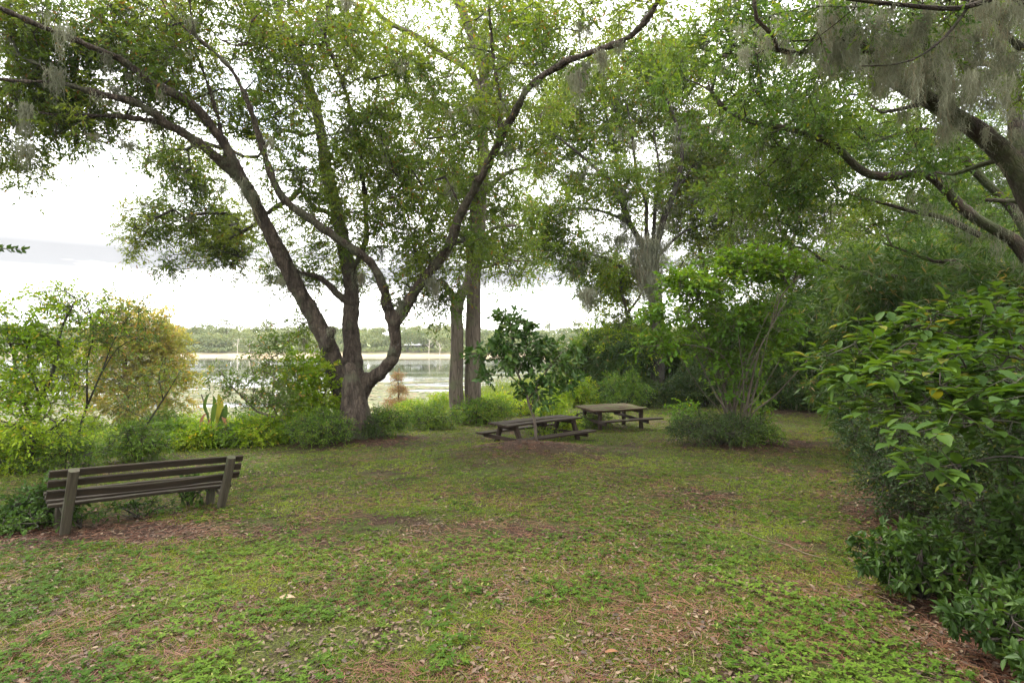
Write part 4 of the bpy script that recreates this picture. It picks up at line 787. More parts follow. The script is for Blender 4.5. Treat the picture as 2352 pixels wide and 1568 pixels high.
# magnolia-like sapling in the mulch mound
k = 12.3; b = on((1232 - 1176) / F * k, k, .05)
shrub('young_magnolia', 'small glossy dark leaved magnolia growing from the mulch mound before the low picnic table', 'tree', b, 301, 'magnolia',
      [([b, P(1228, 965, k), P(1214, 925, k), P(1208, 895, k), P(1185, 850, k), P(1178, 800, k), P(1172, 740, k)], .035, .012), ([P(1212, 920, k), P(1238, 880, k), P(1262, 840, k - .1), P(1290, 810, k - .2)], .02, .008),
       ([P(1208, 897, k), P(1160, 850, k), P(1128, 815, k), P(1105, 800, k + .1)], .018, .007), ([P(1190, 860, k), P(1210, 800, k - .1), P(1225, 770, k)], .014, .007), ([P(1218, 940, k), P(1226, 915, k - .1), P(1232, 895, k - .2)], .014, .006)],
      [(P(1172, 760, k), .42, .40, .42, 27), (P(1215, 790, k), .55, .5, .35, 30), (P(1180, 830, k), .6, .5, .3, 30), (P(1265, 835, k), .5, .45, .35, 30), (P(1235, 890, k), .45, .4, .32, 26), (P(1120, 815, k), .5, .35, .22, 20), (P(1312, 805, k), .32, .3, .10, 8), (P(1295, 870, k), .32, .3, .16, 8), (P(1120, 860, k), .3, .3, .12, 6), (P(1160, 725, k), .15, .2, .1, 5), (P(1200, 755, k), .22, .2, .12, 8)],
      (.12, .17), 'fold', .48, twigs=2, nl=6, L=(.12, .28), stemmat='stem', up=.5, fan=.6, thr=.2, bark='grey_bark')

# many stemmed shrub on the right
b = G(1688, 1012, .05); k = b[1]; Rn = np.random.default_rng(9); st = []
for q in range(26):
    a = Rn.random() * 6.28; o = np.array([math.cos(a) * .22, math.sin(a) * .18, 0]) * Rn.uniform(.3, 1); sp_ = Rn.normal(size=2) * [.75, .5]; h = Rn.uniform(1.9, 3.6)
    st.append(([b + o, b + o * 1.2 + [sp_[0] * .12, sp_[1] * .12, .7], b + o * 1.4 + [sp_[0] * .45, sp_[1] * .4, h * .55], b + o + [sp_[0], sp_[1], h]], Rn.uniform(.012, .028), .008))
st += [([b + [.1, 0, .1], P(1745, 800, k - .2), P(1775, 740, k - .3), P(1795, 680, k - .3), P(1840, 630, k - .3)], .035, .012), ([P(1690, 860, k), P(1740, 790, k), P(1768, 750, k), P(1800, 700, k)], .025, .012),
       ([P(1690, 870, k), P(1650, 810, k - .4), P(1560, 790, k - .8), P(1490, 795, k - 1.0)], .022, .007), ([P(1680, 860, k), P(1630, 800, k - .2), P(1600, 760, k - .3), P(1570, 700, k - .4)], .022, .008)]
shrub('crape_myrtle', 'tall open shrub with many thin upright stems rising from one clump right of the tables', 'shrub', b, 302, 'myrtle', st,
      [(P(1600, 660, k - .4), .95, .7, .45, 90), (P(1710, 610, k), 1.0, .8, .35, 100), (P(1800, 620, k), .8, .6, .4, 70), (P(1640, 740, k), 1.1, .8, .5, 95), (P(1760, 740, k), .9, .7, .5, 80), (P(1530, 720, k - .7), .5, .5, .2, 30), (P(1520, 790, k - .9), .55, .4, .18, 30), (P(1690, 880, k), .8, .6, .5, 22), (P(1570, 640, k - .5), .3, .3, .15, 16), (P(1640, 820, k), .8, .6, .35, 30), (P(1770, 810, k), .6, .6, .3, 26)],
      (.09, .15), 'fold', .55, twigs=3, nl=7, L=(.2, .42), up=1.2, thr=.30, bark='grey_bark', flatten=.65)
simple('undergrowth_shrub', 'low dark tangle of small leaves round the foot of the many stemmed shrub', 1650, 1020, 1.15, .66, 303, 'dark', (.03, .065), n=330, nst=11, thr=.36, L=(.12, .34), freq=2.4)
simple('undergrowth_shrub', 'low dark tangle of small leaves just right of the foot of the many stemmed shrub', 1730, 1018, .7, .42, 304, 'mid', (.03, .06), n=170, nst=8, thr=.34, freq=2.4, L=(.1, .2))
simple('seedling', 'broad leaved seedling at the right foot of the many stemmed shrub', 1745, 1000, .36, .95, 305, 'mid', (.09, .15), n=26, tpl='fold', wid=.5, nst=3, twigs=2, nl=5, thr=.1, cat='plant')
simple('seedling', 'light leaved seedling at the left foot of the many stemmed shrub', 1580, 990, .6, .85, 306, 'myrtle', (.07, .12), n=50, tpl='fold', wid=.5, nst=4, twigs=2, nl=6, thr=.1, cat='plant')

# bamboo
def bamboo(lb, bx, by, seed, nc, Rr, H, n, size=(.16, .28), leaf='bamboo', dk=0):
    b = on(bx, by); t = Tree('bamboo_clump', lb, 'bamboo', b, seed, 'culm', leaf, 'culm', 'bamboo clumps along the edge of the wood'); R = t.R
    for q in range(nc):
        a = R.random() * 6.28; r = R.random() ** .5 * Rr * .5; o = np.array([math.cos(a) * r, math.sin(a) * r, -.1]); h = H * R.uniform(.7, 1.05); a2 = a + R.normal() * .5; ln = np.array([math.cos(a2), math.sin(a2), 0]) * R.uniform(.25, .6) * h * .55
        t.limb([b + o, b + o + ln * .12 + [0, 0, h * .45], b + o + ln * .45 + [0, 0, h * .82], b + o + ln + [0, 0, h * R.uniform(.8, .95)]], .022, .006, rough=0, wob=.1, sides=5)
    ns = len(t.N); N = np.array(t.N); N = N[N[:, 2] > b[2] + H * .08]
    idx = R.integers(0, len(N), n); t.att.append(N[idx] + R.normal(size=(n, 3)) * np.array([.45, .45, .3]))
    t.grow(maxlen=2, minr=.004, seg=.5, kr=.002); t.sprays(4, (.2, .5), 7, size, .17, 'flat', .55, .6, .7, name='foliage', sat=1); t.finish(trunk='culms'); return t
k = 0
for (px, py, H, Rr, nc, n, lb) in [(1345, 925, 3.6, 1.6, 16, 260, 'pale feathery bamboo at the left end of the thicket beyond the right picnic table'), (1395, 925, 4.6, 1.6, 16, 300, 'pale bamboo clump directly behind the right picnic table'), (1450, 928, 4.0, 1.4, 14, 260, 'low bamboo clump just left of the dark mossy oak trunk'),
                                   (1575, 925, 4.0, 1.6, 14, 260, 'dark bamboo clump just right of the dark mossy oak trunk'), (1640, 920, 4.6, 1.8, 14, 260, 'bamboo clump behind the tall many stemmed shrub'), (1765, 925, 5.6, 2, 18, 330, 'bamboo clump between the many stemmed shrub and the dark thicket'),
                                   (1850, 925, 6.2, 2, 20, 380, 'tall dark bamboo at the far end of the lawn'), (1925, 930, 6.6, 2, 20, 420, 'tall bamboo with drooping pale leaves right of the far end of the lawn')]:
    g = G(px, py); bamboo(lb, g[0], min(g[1], 33) + 1.2, 400 + k, nc, Rr, H, int(n * 1.8), size=(.22, .38)); k += 1
for (px, Yb_, H, lb) in [(1880, 25, 6.5, 'bamboo clump beyond the lawn left of the broad leaved shrub'), (1990, 24, 7.2, 'bamboo clump beyond the lawn behind the scrubby bush'), (2090, 23, 7.8, 'bamboo clump far behind the broad leaved shrub'), (2210, 22, 8.2, 'bamboo clump under the arching mossy limb'), (1700, 31, 6.0, 'bamboo clump closing the wood behind the many stemmed shrub'), (1800, 29, 6.6, 'bamboo clump closing the wood at the far corner of the lawn')]:
    bamboo(lb, (px - 1176) / F * Yb_, Yb_, 400 + k, 18, 2.0, H, 520, size=(.18, .32)); k += 1
for (x, y, H, n, lb) in [(12.2, 17.5, 6.6, 560, 'near bamboo clump arching over behind the broad leaved shrub'), (10.2, 15.5, 5.2, 420, 'shorter bamboo clump with drooping leaves left of the broad leaved shrub top'), (14.6, 16.5, 7.5, 560, 'tallest bamboo clump at the right edge under the mossy limb')]:
    bamboo(lb, x, y, 400 + k, 18, 1.8, H, n, size=(.18, .32)); k += 1
# understorey filling the thicket floor
k = 450
for (px, py, Rr, H, n, leaf, lb) in [(1430, 940, 1.3, 1.7, 170, 'mid', 'bright bush at the foot of the bamboo behind the right picnic table'), (1490, 935, 1.0, 1.2, 120, 'dark', 'dark bush at the left foot of the mossy oak'), (1570, 935, 1.3, 1.6, 160, 'dark', 'dark bush at the right foot of the mossy oak'),
                                     (1620, 935, 1.6, 2.4, 220, 'dark', 'dark bush behind the many stemmed shrub'), (1780, 938, 1.8, 2.4, 240, 'mid', 'green bush at the far edge of the lawn left of the bare gap'), (1860, 940, 1.8, 2.2, 240, 'dark', 'dark bush under the tall bamboo at the far edge of the lawn')]:
    simple('thicket_bush', lb, px, py, Rr, H, k, leaf, (.07, .13), n=n, nst=6, L=(.2, .45), thr=.25, group='bushes at the far edge of the lawn'); k += 1
for (x, y, Rr, H, n, leaf, sz, lb) in [(8.2, 11.8, 1.5, 1.5, 420, 'dark', (.05, .09), 'dark scrubby bush where the lawn meets the thicket on the right'), (6.3, 8.7, 1.2, 1.15, 520, 'dark', (.035, .065), 'dense dark bush of tiny leaves beyond the broad leaved shrub'), (7.6, 9.6, 1.6, 1.9, 520, 'dark', (.045, .08), 'tall dark bush behind the broad leaved shrub'),
                                       (4.9, 6.4, .95, .85, 560, 'dark', (.03, .055), 'low dark bush of small leaves under the broad leaved shrub'), (4.6, 5.0, .7, .75, 380, 'dark', (.03, .055), 'small dark bush between the azaleas and the broad leaved shrub'), (6.2, 5.6, 1.4, 2.0, 600, 'dark', (.045, .08), 'dark bush behind the azaleas at the right edge'),
                                       (9.8, 12.8, 1.6, 2.6, 300, 'right_leaf', (.07, .12), 'tall green bush in front of the near bamboo')]:
    simple('thicket_bush', lb, (x, y), 0, Rr, H, k, leaf, sz, n=n, nst=8, L=(.12, .3), thr=.2, twigs=4, group='bushes along the right edge of the lawn'); k += 1

# broad leaved shrub close on the right
b = on(5.7, 5.3); R = np.random.default_rng(31); st = []
ends = [(1945, 800, 5.3), (1990, 860, 4.9), (2060, 740, 5.3), (2130, 840, 4.2), (2180, 965, 3.8), (2220, 760, 5.0), (2290, 810, 4.0), (2330, 890, 3.6), (2330, 720, 4.8), (2100, 910, 4.4), (2250, 690, 5.6), (2150, 1060, 3.9), (2010, 940, 4.8), (2350, 970, 3.8), (2080, 820, 4.9), (2180, 880, 4.3), (2270, 900, 4.2), (2170, 720, 5.4)]
ends = [(x_ + 30, y_ + 8, z_) for (x_, y_, z_) in ends]
for e in ends:
    p = P(*e); st.append(([b + R.normal(size=3) * [.12, .1, 0], b + (p - b) * [.25, .25, .45] + [0, 0, .15], b + (p - b) * [.65, .65, .85] + [0, 0, .12], p], .016, .005))
cl = [(P(*e) + np.array([0, .1, .0]), .5, .4, .10, 19) for e in ends] + [(P(2200, 850, 5.4), 1.1, .7, .4, 45), (P(2300, 760, 5.8), .9, .6, .3, 40), (P(2080, 850, 5.8), .7, .5, .3, 24), (P(2330, 920, 5.2), .6, .5, .4, 24)]
shrub('broad_leaf_shrub', 'tall shrub with broad soft green leaves hanging over the lawn at the right edge', 'shrub', b, 310, 'big', st, cl, (.07, .16), 'broad', .55, twigs=1, nl=5, L=(.08, .2), up=2.0, fan=.9, droop=.15, thr=.2, flatten=.3)

# azaleas in the lower right corner
k = 320
for (x, y, Rr, H, n, lb) in [(3.0, 3.3, .42, .42, 120, 'low azalea at the front of the azaleas spreading over the pine needles'), (3.6, 3.35, .55, .72, 240, 'low glossy green azalea nearest the lower right corner of the lawn'), (3.1, 4.3, .5, .55, 170, 'small azalea with light leaf tips jutting into the pine needles'), (3.9, 3.9, .6, .95, 280, 'azalea behind the nearest one under the broad leaved shrub'), (2.95, 2.75, .4, .42, 150, 'azalea cut by the right edge of the picture'), (4.6, 3.3, .6, 1.0, 260, 'tall azalea against the right edge of the picture')]:
    simple('azalea', lb, (x, y), 0, Rr, H, k, 'azalea', (.05, .08), n=n, tpl='fold', wid=.42, nst=7, twigs=3, nl=7, L=(.03, .09), whorl=True, thr=.12, minr=.0025, kr=.0018, seg=.15, up=.9, droop=0, group='azaleas in the lower right corner'); k += 1
# ---- left side shrubs and small trees
b = G(70, 1082, .05); k = b[1]
shrub('young_tree', 'leafy green young tree at the left edge behind the wooden bench', 'tree', b, 501, 'lime',
      [([b, P(75, 1010, k), P(90, 930, k), P(125, 840, k), P(140, 760, k), P(175, 690, k)], .07, .012), ([P(76, 1005, k), P(120, 985, k - .3), P(160, 950, k - .5)], .03, .012), ([P(80, 980, k), P(45, 900, k), P(30, 820, k), P(10, 740, k)], .04, .012), ([P(95, 920, k), P(70, 850, k), P(60, 790, k - .3)], .025, .01), ([P(76, 1000, k), P(30, 975, k), P(-20, 960, k)], .025, .01)],
      [(P(30, 760, k), .7, .7, .6, 80), (P(70, 870, k), 1.1, .8, .5, 85), (P(10, 900, k), .8, .8, .6, 75), (P(120, 960, k - .4), .8, .7, .4, 55), (P(110, 800, k), .7, .6, .4, 70), (P(30, 1010, k), .8, .7, .35, 70), (P(180, 700, k), .6, .5, .35, 22), (P(120, 690, k), .5, .5, .25, 20)],
      (.055, .095), 'flat', .5, twigs=4, nl=7, L=(.18, .38), thr=.34)
M['lime2'] = leaf_mat('camellia_leaf', (.06, .115, .02), (.15, .21, .035), (.32, .2, .06), c3amt=.10, trans=.4)
b = G(165, 1060, .05); k = b[1]
shrub('open_shrub', 'open twiggy shrub with small dark leaves standing between the young tree and the yellow cypress', 'shrub', b, 502, 'lime2',
      [([b, P(190, 960, k), P(235, 850, k), P(262, 780, k), P(300, 720, k)], .03, .008), ([P(200, 930, k), P(200, 830, k), P(215, 760, k), P(190, 670, k)], .022, .007), ([P(225, 870, k), P(270, 800, k), P(330, 770, k)], .015, .006)],
      [(P(240, 780, k), .8, .6, .5, 75), (P(190, 700, k), .7, .5, .4, 55), (P(290, 720, k), .5, .4, .3, 20), (P(200, 880, k), .8, .6, .5, 60), (P(330, 760, k), .4, .4, .25, 14)], (.05, .08), 'flat', .5, twigs=3, nl=7, L=(.18, .4), thr=.34)
b = G(308, 1052, .05); k = b[1]
shrub('slender_sapling', 'thin leaning sapling with scattered leaves behind the middle of the bench', 'tree', b, 503, 'lime2',
      [([b, P(328, 990, k), P(360, 940, k), P(385, 900, k), P(415, 850, k)], .032, .008), ([P(345, 965, k), P(310, 950, k), P(270, 930, k)], .012, .005), ([P(375, 920, k), P(365, 860, k), P(380, 820, k)], .014, .006)],
      [(P(390, 860, k), .6, .5, .4, 24), (P(300, 930, k), .5, .4, .25, 16), (P(350, 900, k), .5, .4, .3, 14)], (.045, .075), 'flat', .5, twigs=3, nl=6, L=(.15, .35), thr=.2)
simple('bush', 'dense low green bush round the foot of the thin leaning sapling', 315, 1058, .62, .72, 504, 'mid', (.04, .07), n=190, nst=6, thr=.15)
simple('bush', 'bright green bush behind the left end of the bench', 150, 1078, .75, .55, 505, 'mid', (.04, .07), n=150, nst=6, thr=.2)
simple('bush', 'yellow green bush on the bank left of the sapling', 250, 1035, 1.0, .9, 506, 'lime', (.05, .08), n=240, nst=6, thr=.2)
simple('bush', 'low green bush at the left edge below the young tree', 10, 1085, .8, .6, 507, 'lime', (.05, .08), n=120, nst=6, thr=.25)
# crooked camellia
b = G(668, 1018, .03); k = b[1]
shrub('crooked_shrub', 'shrub with a pale crooked stem bending far to the left, leaning out over the bank', 'shrub', b, 508, 'lime2',
      [([b, P(664, 985, k), P(648, 965, k), P(620, 955, k), P(590, 945, k), P(560, 915, k), P(530, 885, k), P(505, 850, k)], .045, .01), ([P(640, 962, k), P(625, 920, k + .3), P(630, 860, k + .4), P(620, 800, k + .4)], .02, .007), ([P(575, 930, k), P(585, 880, k), P(575, 830, k)], .015, .006)],
      [(P(610, 850, k + .3), .75, .6, .75, 80), (P(540, 880, k), .7, .5, .3, 36), (P(620, 790, k + .4), .35, .4, .35, 24), (P(500, 860, k), .4, .4, .25, 14), (P(650, 920, k), .5, .5, .4, 34), (P(585, 920, k), .6, .5, .25, 34)], (.055, .09), 'flat', .5, twigs=3, nl=7, L=(.18, .4), thr=.3, bark='grey_bark')
fn = G(700, 1012, .03)
simple('leafy_bush', 'vivid bright green bush at the left side of the big oak trunk', 705, 1005, .95, 2.3, 509, 'lime', (.08, .14), n=230, tpl='fold', wid=.5, nst=6, L=(.2, .4), thr=.3, twigs=3)
simple('leafy_bush', 'green leafy bush behind the vivid one left of the big oak', 690, 990, .9, 3.0, 510, 'lime', (.06, .10), n=190, nst=5, L=(.2, .4), thr=.32)
simple('bush', 'dark low bush touching the left foot of the big oak', 735, 1022, .75, .8, 511, 'mid', (.035, .06), n=260, nst=7, thr=.2)
simple('bush', 'low bush at the right foot of the big oak', 880, 1000, .72, .75, 512, 'mid', (.04, .065), n=230, nst=7, thr=.2)
simple('bush', 'small ivy like bush in front of the right side of the big oak trunk', 850, 1006, .35, .5, 513, 'dark', (.04, .06), n=60, nst=5, thr=.1)
simple('bush', 'yellow green bush left of the twin trunks', 1008, 960, .85, 1.7, 514, 'lime', (.07, .12), n=200, tpl='fold', nst=6, L=(.2, .4), thr=.3, twigs=3)
simple('bush', 'low green bush in front of the twin trunks to their left', 990, 985, .95, .7, 515, 'mid', (.04, .07), n=260, nst=7, thr=.2)
simple('bush', 'low green bush at the right foot of the twin trunks', 1110, 972, 1.1, .8, 516, 'mid', (.05, .08), n=260, nst=7, thr=.2)
simple('bush', 'pale green bush behind the left picnic table', 1150, 955, 1.2, .85, 517, 'lime', (.05, .09), n=200, nst=7, thr=.25)
simple('bush', 'grey green bush just left of the magnolia behind the table', 1200, 952, .8, .55, 518, 'dark', (.05, .09), n=110, nst=6, thr=.2)
simple('bush', 'light green weed patch growing through the middle of the left picnic table', 1300, 1000, .42, .55, 519, 'lime', (.05, .08), n=70, nst=5, thr=.1)
simple('bush', 'leafy weed behind the left picnic table below the magnolia crown', 1265, 962, .5, .8, 520, 'lime', (.06, .1), n=70, nst=5, thr=.1)
simple('bush', 'low weeds between the two picnic tables', 1365, 985, .5, .45, 521, 'mid', (.04, .07), n=90, nst=6, thr=.15)
simple('bush', 'small leafy weed at the foot of the young magnolia', 1250, 1012, .35, .3, 522, 'lime', (.035, .06), n=50, nst=5, thr=.1)
# bushes along the bank
R = np.random.default_rng(77)
bank = [(40, 1040, 'leftmost bank bush behind the young tree'), (110, 1035, 'bank bush behind the stem of the young tree'), (200, 1012, 'bank bush left of the yellow cypress foot'), (300, 1000, 'bank bush below the yellow cypress'), (380, 1005, 'bushy reed clump right of the thin sapling'), (440, 1015, 'low bush left of the banana plant'),
        (530, 1015, 'low bush right of the banana plant'), (580, 1010, 'low bush under the crooked shrub'), (640, 1005, 'low bush under the bend of the crooked stem'), (950, 950, 'bush on the bank between big oak and twin trunks'), (1230, 930, 'bush on the marsh edge behind the magnolia stem'), (1290, 935, 'bush on the marsh edge left of the right table'), (1330, 935, 'bush at the foot of the pale bamboo')]
bank += [(395, 1032, 'low bush where the lawn meets the bank right of the thin sapling'), (355, 1030, 'small bright bush directly right of the thin sapling foot'), (455, 1030, 'low weeds bush in front of the banana plant'), (555, 1022, 'low bush between banana plant and crooked shrub'), (415, 1000, 'tall weedy bush beside the plank landing'), (610, 1022, 'dark low bush left of the crooked stem foot')]
for i, (px, py, lb) in enumerate(bank):
    sm_ = .55 if i > 12 else 1
    simple('bank_bush', lb, px, py, R.uniform(.8, 1.3) * sm_, R.uniform(.8, 1.7) * sm_, 530 + i, ['lime', 'mid', 'lime'][i % 3], (.06, .11), n=170, nst=6, thr=.25, group='bushes on the bank above the lake')
# banana like plant with withered leaves
b = G(487, 1020, .03); k = b[1]; r = empty('banana_plant', b, 'withered banana plant with a few broad green blades and brown hanging leaves on the bank', 'plant')
a = Acc(); tube(a, spline([b, P(480, 975, k), P(470, 930, k), P(462, 905, k)], .1), .028, 7); tube(a, spline([b + [.15, 0, 0], P(500, 980, k), P(498, 940, k)], .1), .03, 7); a.build('stem', M['limb_bark'], r)
def blade(pts, wd, m_, nm, par):
    c = spline(pts, .05); n = len(c); T = norm(np.gradient(c, axis=0)); s = norm(np.cross(T, np.array([.2, -.9, .35]))); t_ = np.linspace(0, 1, n); w_ = wd * np.sin(np.clip(t_ * 1.02 + .04, 0, 1) * math.pi) ** .6
    V = np.stack([c - s * w_[:, None] + [0, 0, .02], c + [0, 0, -.01], c + s * w_[:, None] + [0, 0, .02]], 1).reshape(-1, 3); i = np.arange(n - 1)[:, None] * 3 + np.array([[0, 1]]); i = i.ravel()
    a = Acc(); a.add(V, [np.stack([i, i + 1, i + 4, i + 3], -1)], rnd=np.full(len(V), R.random())); return a.build(nm, m_, par)
M['withered'] = plain_mat('withered_leaf', (.09, .035, .015), (.22, .11, .045), 9, bump=.2)
for pts, wd, nm in [([(486, 975), (490, 950), (493, 925), (488, 905)], .12, 'leaf'), ([(498, 980), (503, 955), (506, 930), (500, 900)], .17, 'leaf'), ([(502, 985), (512, 960), (518, 938), (520, 925)], .16, 'leaf'), ([(480, 960), (470, 935), (474, 915), (484, 900)], .08, 'leaf'), ([(484, 985), (462, 980), (450, 978)], .06, 'leaf')]:
    blade([P(x, y, k - .1 * i) for i, (x, y) in enumerate(pts)], wd, M['dark'], nm, r)
for pts, wd in [([(480, 950), (468, 955), (460, 975), (458, 1000)], .07), ([(484, 960), (478, 975), (470, 995), (466, 1012)], .06), ([(498, 960), (512, 955), (518, 975), (520, 1000)], .10), ([(500, 975), (494, 985), (492, 1005)], .06), ([(470, 985), (455, 1000), (450, 1020)], .05)]:
    blade([P(x, y, k - .08 * i) for i, (x, y) in enumerate(pts)], wd, M['withered'], 'withered_leaf', r)

# yellow bald cypress standing in the water's edge, and the rusty sapling
x, y = (292 - 1176) / F * 31, 31.; b = on(x, y, .1); t = Tree('bald_cypress', 'bald cypress with golden orange foliage and grey moss standing in the shallow water', 'tree', b, 601, 'grey_bark', 'cypress', 'stem')
t.limb([b, P(290, 900, y), P(286, 820, y), P(288, 750, y), P(298, 690, y)], .20, .03, sides=10, flare=.5)
for q in range(30):
    py = 700 + q * 7.5; sgn = (-1) ** q; ln = 25 + (q / 30) ** .7 * 100; x0 = 289; yy = y + t.R.normal() * 1.0
    t.limb([P(x0, py + 10, y), P(x0 + sgn * ln * .5, py - 2, (y + yy) / 2), P(x0 + sgn * ln, py + 10, yy)], .035, .01, sides=5)
for a_ in [(300, 712, 42, 24), (262, 745, 60, 28), (345, 745, 60, 26), (300, 785, 100, 30), (380, 805, 60, 30), (330, 765, 70, 24), (400, 845, 40, 22), (240, 810, 50, 40), (320, 850, 95, 26), (400, 870, 48, 20), (250, 880, 70, 26), (350, 910, 85, 24), (270, 930, 80, 22), (405, 925, 30, 16)]: t.clump(*a_, y, 1.4, 6.5, .36, 1.1)
t.grow(maxlen=4, minr=.006); t.sprays(5, (.3, .6), 9, (.12, .22), .35, 'flat', .35, .7, .8, sat=2); t.finish(); t.moss([(290, 870, y - .3, 1.6), (300, 840, y - .4, 1.2), (230, 870, y, 1.2), (310, 870, y - .4, 1.0), (210, 770, y, 1.2)], n=24, L=(.4, 1.1), wd=.02, spread=.2)
x, y = (915 - 1176) / F * 42, 42.; b = on(x, y, .1); b[2] = max(b[2], WL - .1); st = [([b, P(915, 900, y), P(914, 845, y)], .07, .015)]
for q in range(14):
    py = 855 + q * 6; sg = (-1) ** q; ln = 8 + q * 2.2; st.append(([P(915, py, y), P(915 + sg * ln, py - 3, y + .2)], .012, .005))
shrub('cypress_sapling', 'small rusty orange cypress sapling at the water edge right of the big oak', 'tree', b, 602, 'rust', st, [(P(915, 925, y), 1.2, 1.0, .42, 120), (P(915, 895, y), .75, .7, .35, 60), (P(914, 865, y), .4, .4, .4, 34)], (.09, .15), 'flat', .3, twigs=4, nl=7, L=(.25, .45), thr=.2)
# overhead twig poking in from the left edge
b = P(-60, 566, 4.2); r = empty('leafy_twig', b, 'single thin leafy twig poking into the picture from the left edge against the sky', 'twig'); a = Acc()
c = spline([P(-60, 566, 4.2), P(0, 571, 4.2), P(35, 572, 4.2), P(60, 573, 4.2)], .03); tube(a, c, np.linspace(.004, .0015, len(c)), 5); a.build('stem', M['limb_bark'], r)
a = Acc(); n = 34; c_ = c[np.linspace(len(c) * .25, len(c) - 1, n).astype(int)]; d = np.stack([np.full(n, .55), R.normal(size=n) * .5, np.where(np.arange(n) % 2, .45, -.45)], -1); add_leaves(a, c_, d, R.uniform(.04, .055, n), .5, 'flat', .2, R); a.build('leaves', M['dark'], r)
# ivy at the left end of the bench
simple('ivy_clump', 'dark glossy ivy crowding the left end of the bench', 108, 1200, .36, .48, 540, 'ivy', (.035, .06), n=190, tpl='fold', wid=.7, nst=6, twigs=3, nl=6, L=(.08, .2), thr=.1, cat='plant')
simple('ivy_clump', 'low trailing ivy spreading left along the ground from the bench', 40, 1215, .6, .2, 541, 'ivy', (.03, .05), n=190, tpl='fold', wid=.7, nst=6, twigs=3, nl=6, L=(.08, .2), thr=.15, cat='plant')
simple('weed_clump', 'green weeds growing up behind the seat near the right end of the bench', 435, 1160, .22, .35, 542, 'ivy', (.05, .08), n=24, tpl='fold', wid=.55, nst=4, twigs=2, nl=5, L=(.08, .15), thr=.0, cat='plant')
simple('weed_clump', 'low weeds on the ground under the middle of the bench', 320, 1190, .45, .16, 543, 'ivy', (.03, .05), n=90, tpl='flat', wid=.6, nst=6, twigs=3, nl=5, L=(.06, .14), thr=.0, cat='plant')
simple('weed_clump', 'broad bladed weeds at the foot of the left bench post', 185, 1215, .25, .18, 544, 'ivy', (.06, .09), n=18, tpl='fold', wid=.4, nst=4, twigs=2, nl=4, L=(.05, .1), thr=.0, cat='plant')

# ------------------------------------------------------------------ bench and tables
def wood(name, c1, c2, moss, amt):
    m, t, out = mat(name); tc = nd(t, 'ShaderNodeTexCoord'); at = nd(t, 'ShaderNodeAttribute', attribute_name='grain')
    mp = nd(t, 'ShaderNodeMapping'); mp.inputs['Scale'].default_value = (1.6, 26, 26); t.links.new(at.outputs['Vector'], mp.inputs['Vector'])
    n = nd(t, 'ShaderNodeTexNoise', Scale=1.6, Detail=8.0, Roughness=.65, Distortion=.5); t.links.new(mp.outputs[0], n.inputs['Vector'])
    col = ramp(t, n.outputs['Fac'], [(.3, c1), (.6, c2), (.8, tuple(1.3 * x for x in c2))])
    n2 = nd(t, 'ShaderNodeTexNoise', Scale=5.0, Detail=8.0, Roughness=.7); t.links.new(tc.outputs['Object'], n2.inputs['Vector'])
    ge = nd(t, 'ShaderNodeNewGeometry'); sp = nd(t, 'ShaderNodeSeparateXYZ'); t.links.new(ge.outputs['Normal'], sp.inputs[0])
    ma = nd(t, 'ShaderNodeMath', operation='MULTIPLY_ADD'); t.links.new(sp.outputs['Z'], ma.inputs[0]); ma.inputs[1].default_value = .12; t.links.new(n2.outputs['Fac'], ma.inputs[2])
    col = mixc(t, ramp(t, ma.outputs[0], [(.68 - amt * .3, (0, 0, 0)), (.80 - amt * .3, (.9, .9, .9))]), col, moss)
    pr = nd(t, 'ShaderNodeBsdfPrincipled', Roughness=.85); pr.inputs['Specular IOR Level'].default_value = .25; t.links.new(col, pr.inputs['Base Color'])
    ad = nd(t, 'ShaderNodeMath', operation='ADD'); t.links.new(n.outputs['Fac'], ad.inputs[0]); t.links.new(n2.outputs['Fac'], ad.inputs[1])
    bp = nd(t, 'ShaderNodeBump', Strength=.5, Distance=.012); t.links.new(ad.outputs[0], bp.inputs['Height']); t.links.new(bp.outputs[0], pr.inputs['Normal']); t.links.new(pr.outputs[0], out.inputs['Surface']); return m
M['wood'] = wood('weathered_wood', (.007, .005, .003), (.024, .017, .009), (.03, .03, .012), .25)
M['post'] = wood('weathered_post', (.022, .019, .012), (.058, .049, .032), (.04, .045, .02), .5)
M['table'] = wood('table_wood', (.010, .006, .004), (.034, .022, .014), (.06, .07, .02), .1)
M['tmoss'] = wood('table_top_moss', (.02, .013, .007), (.06, .034, .017), (.055, .07, .016), .3)
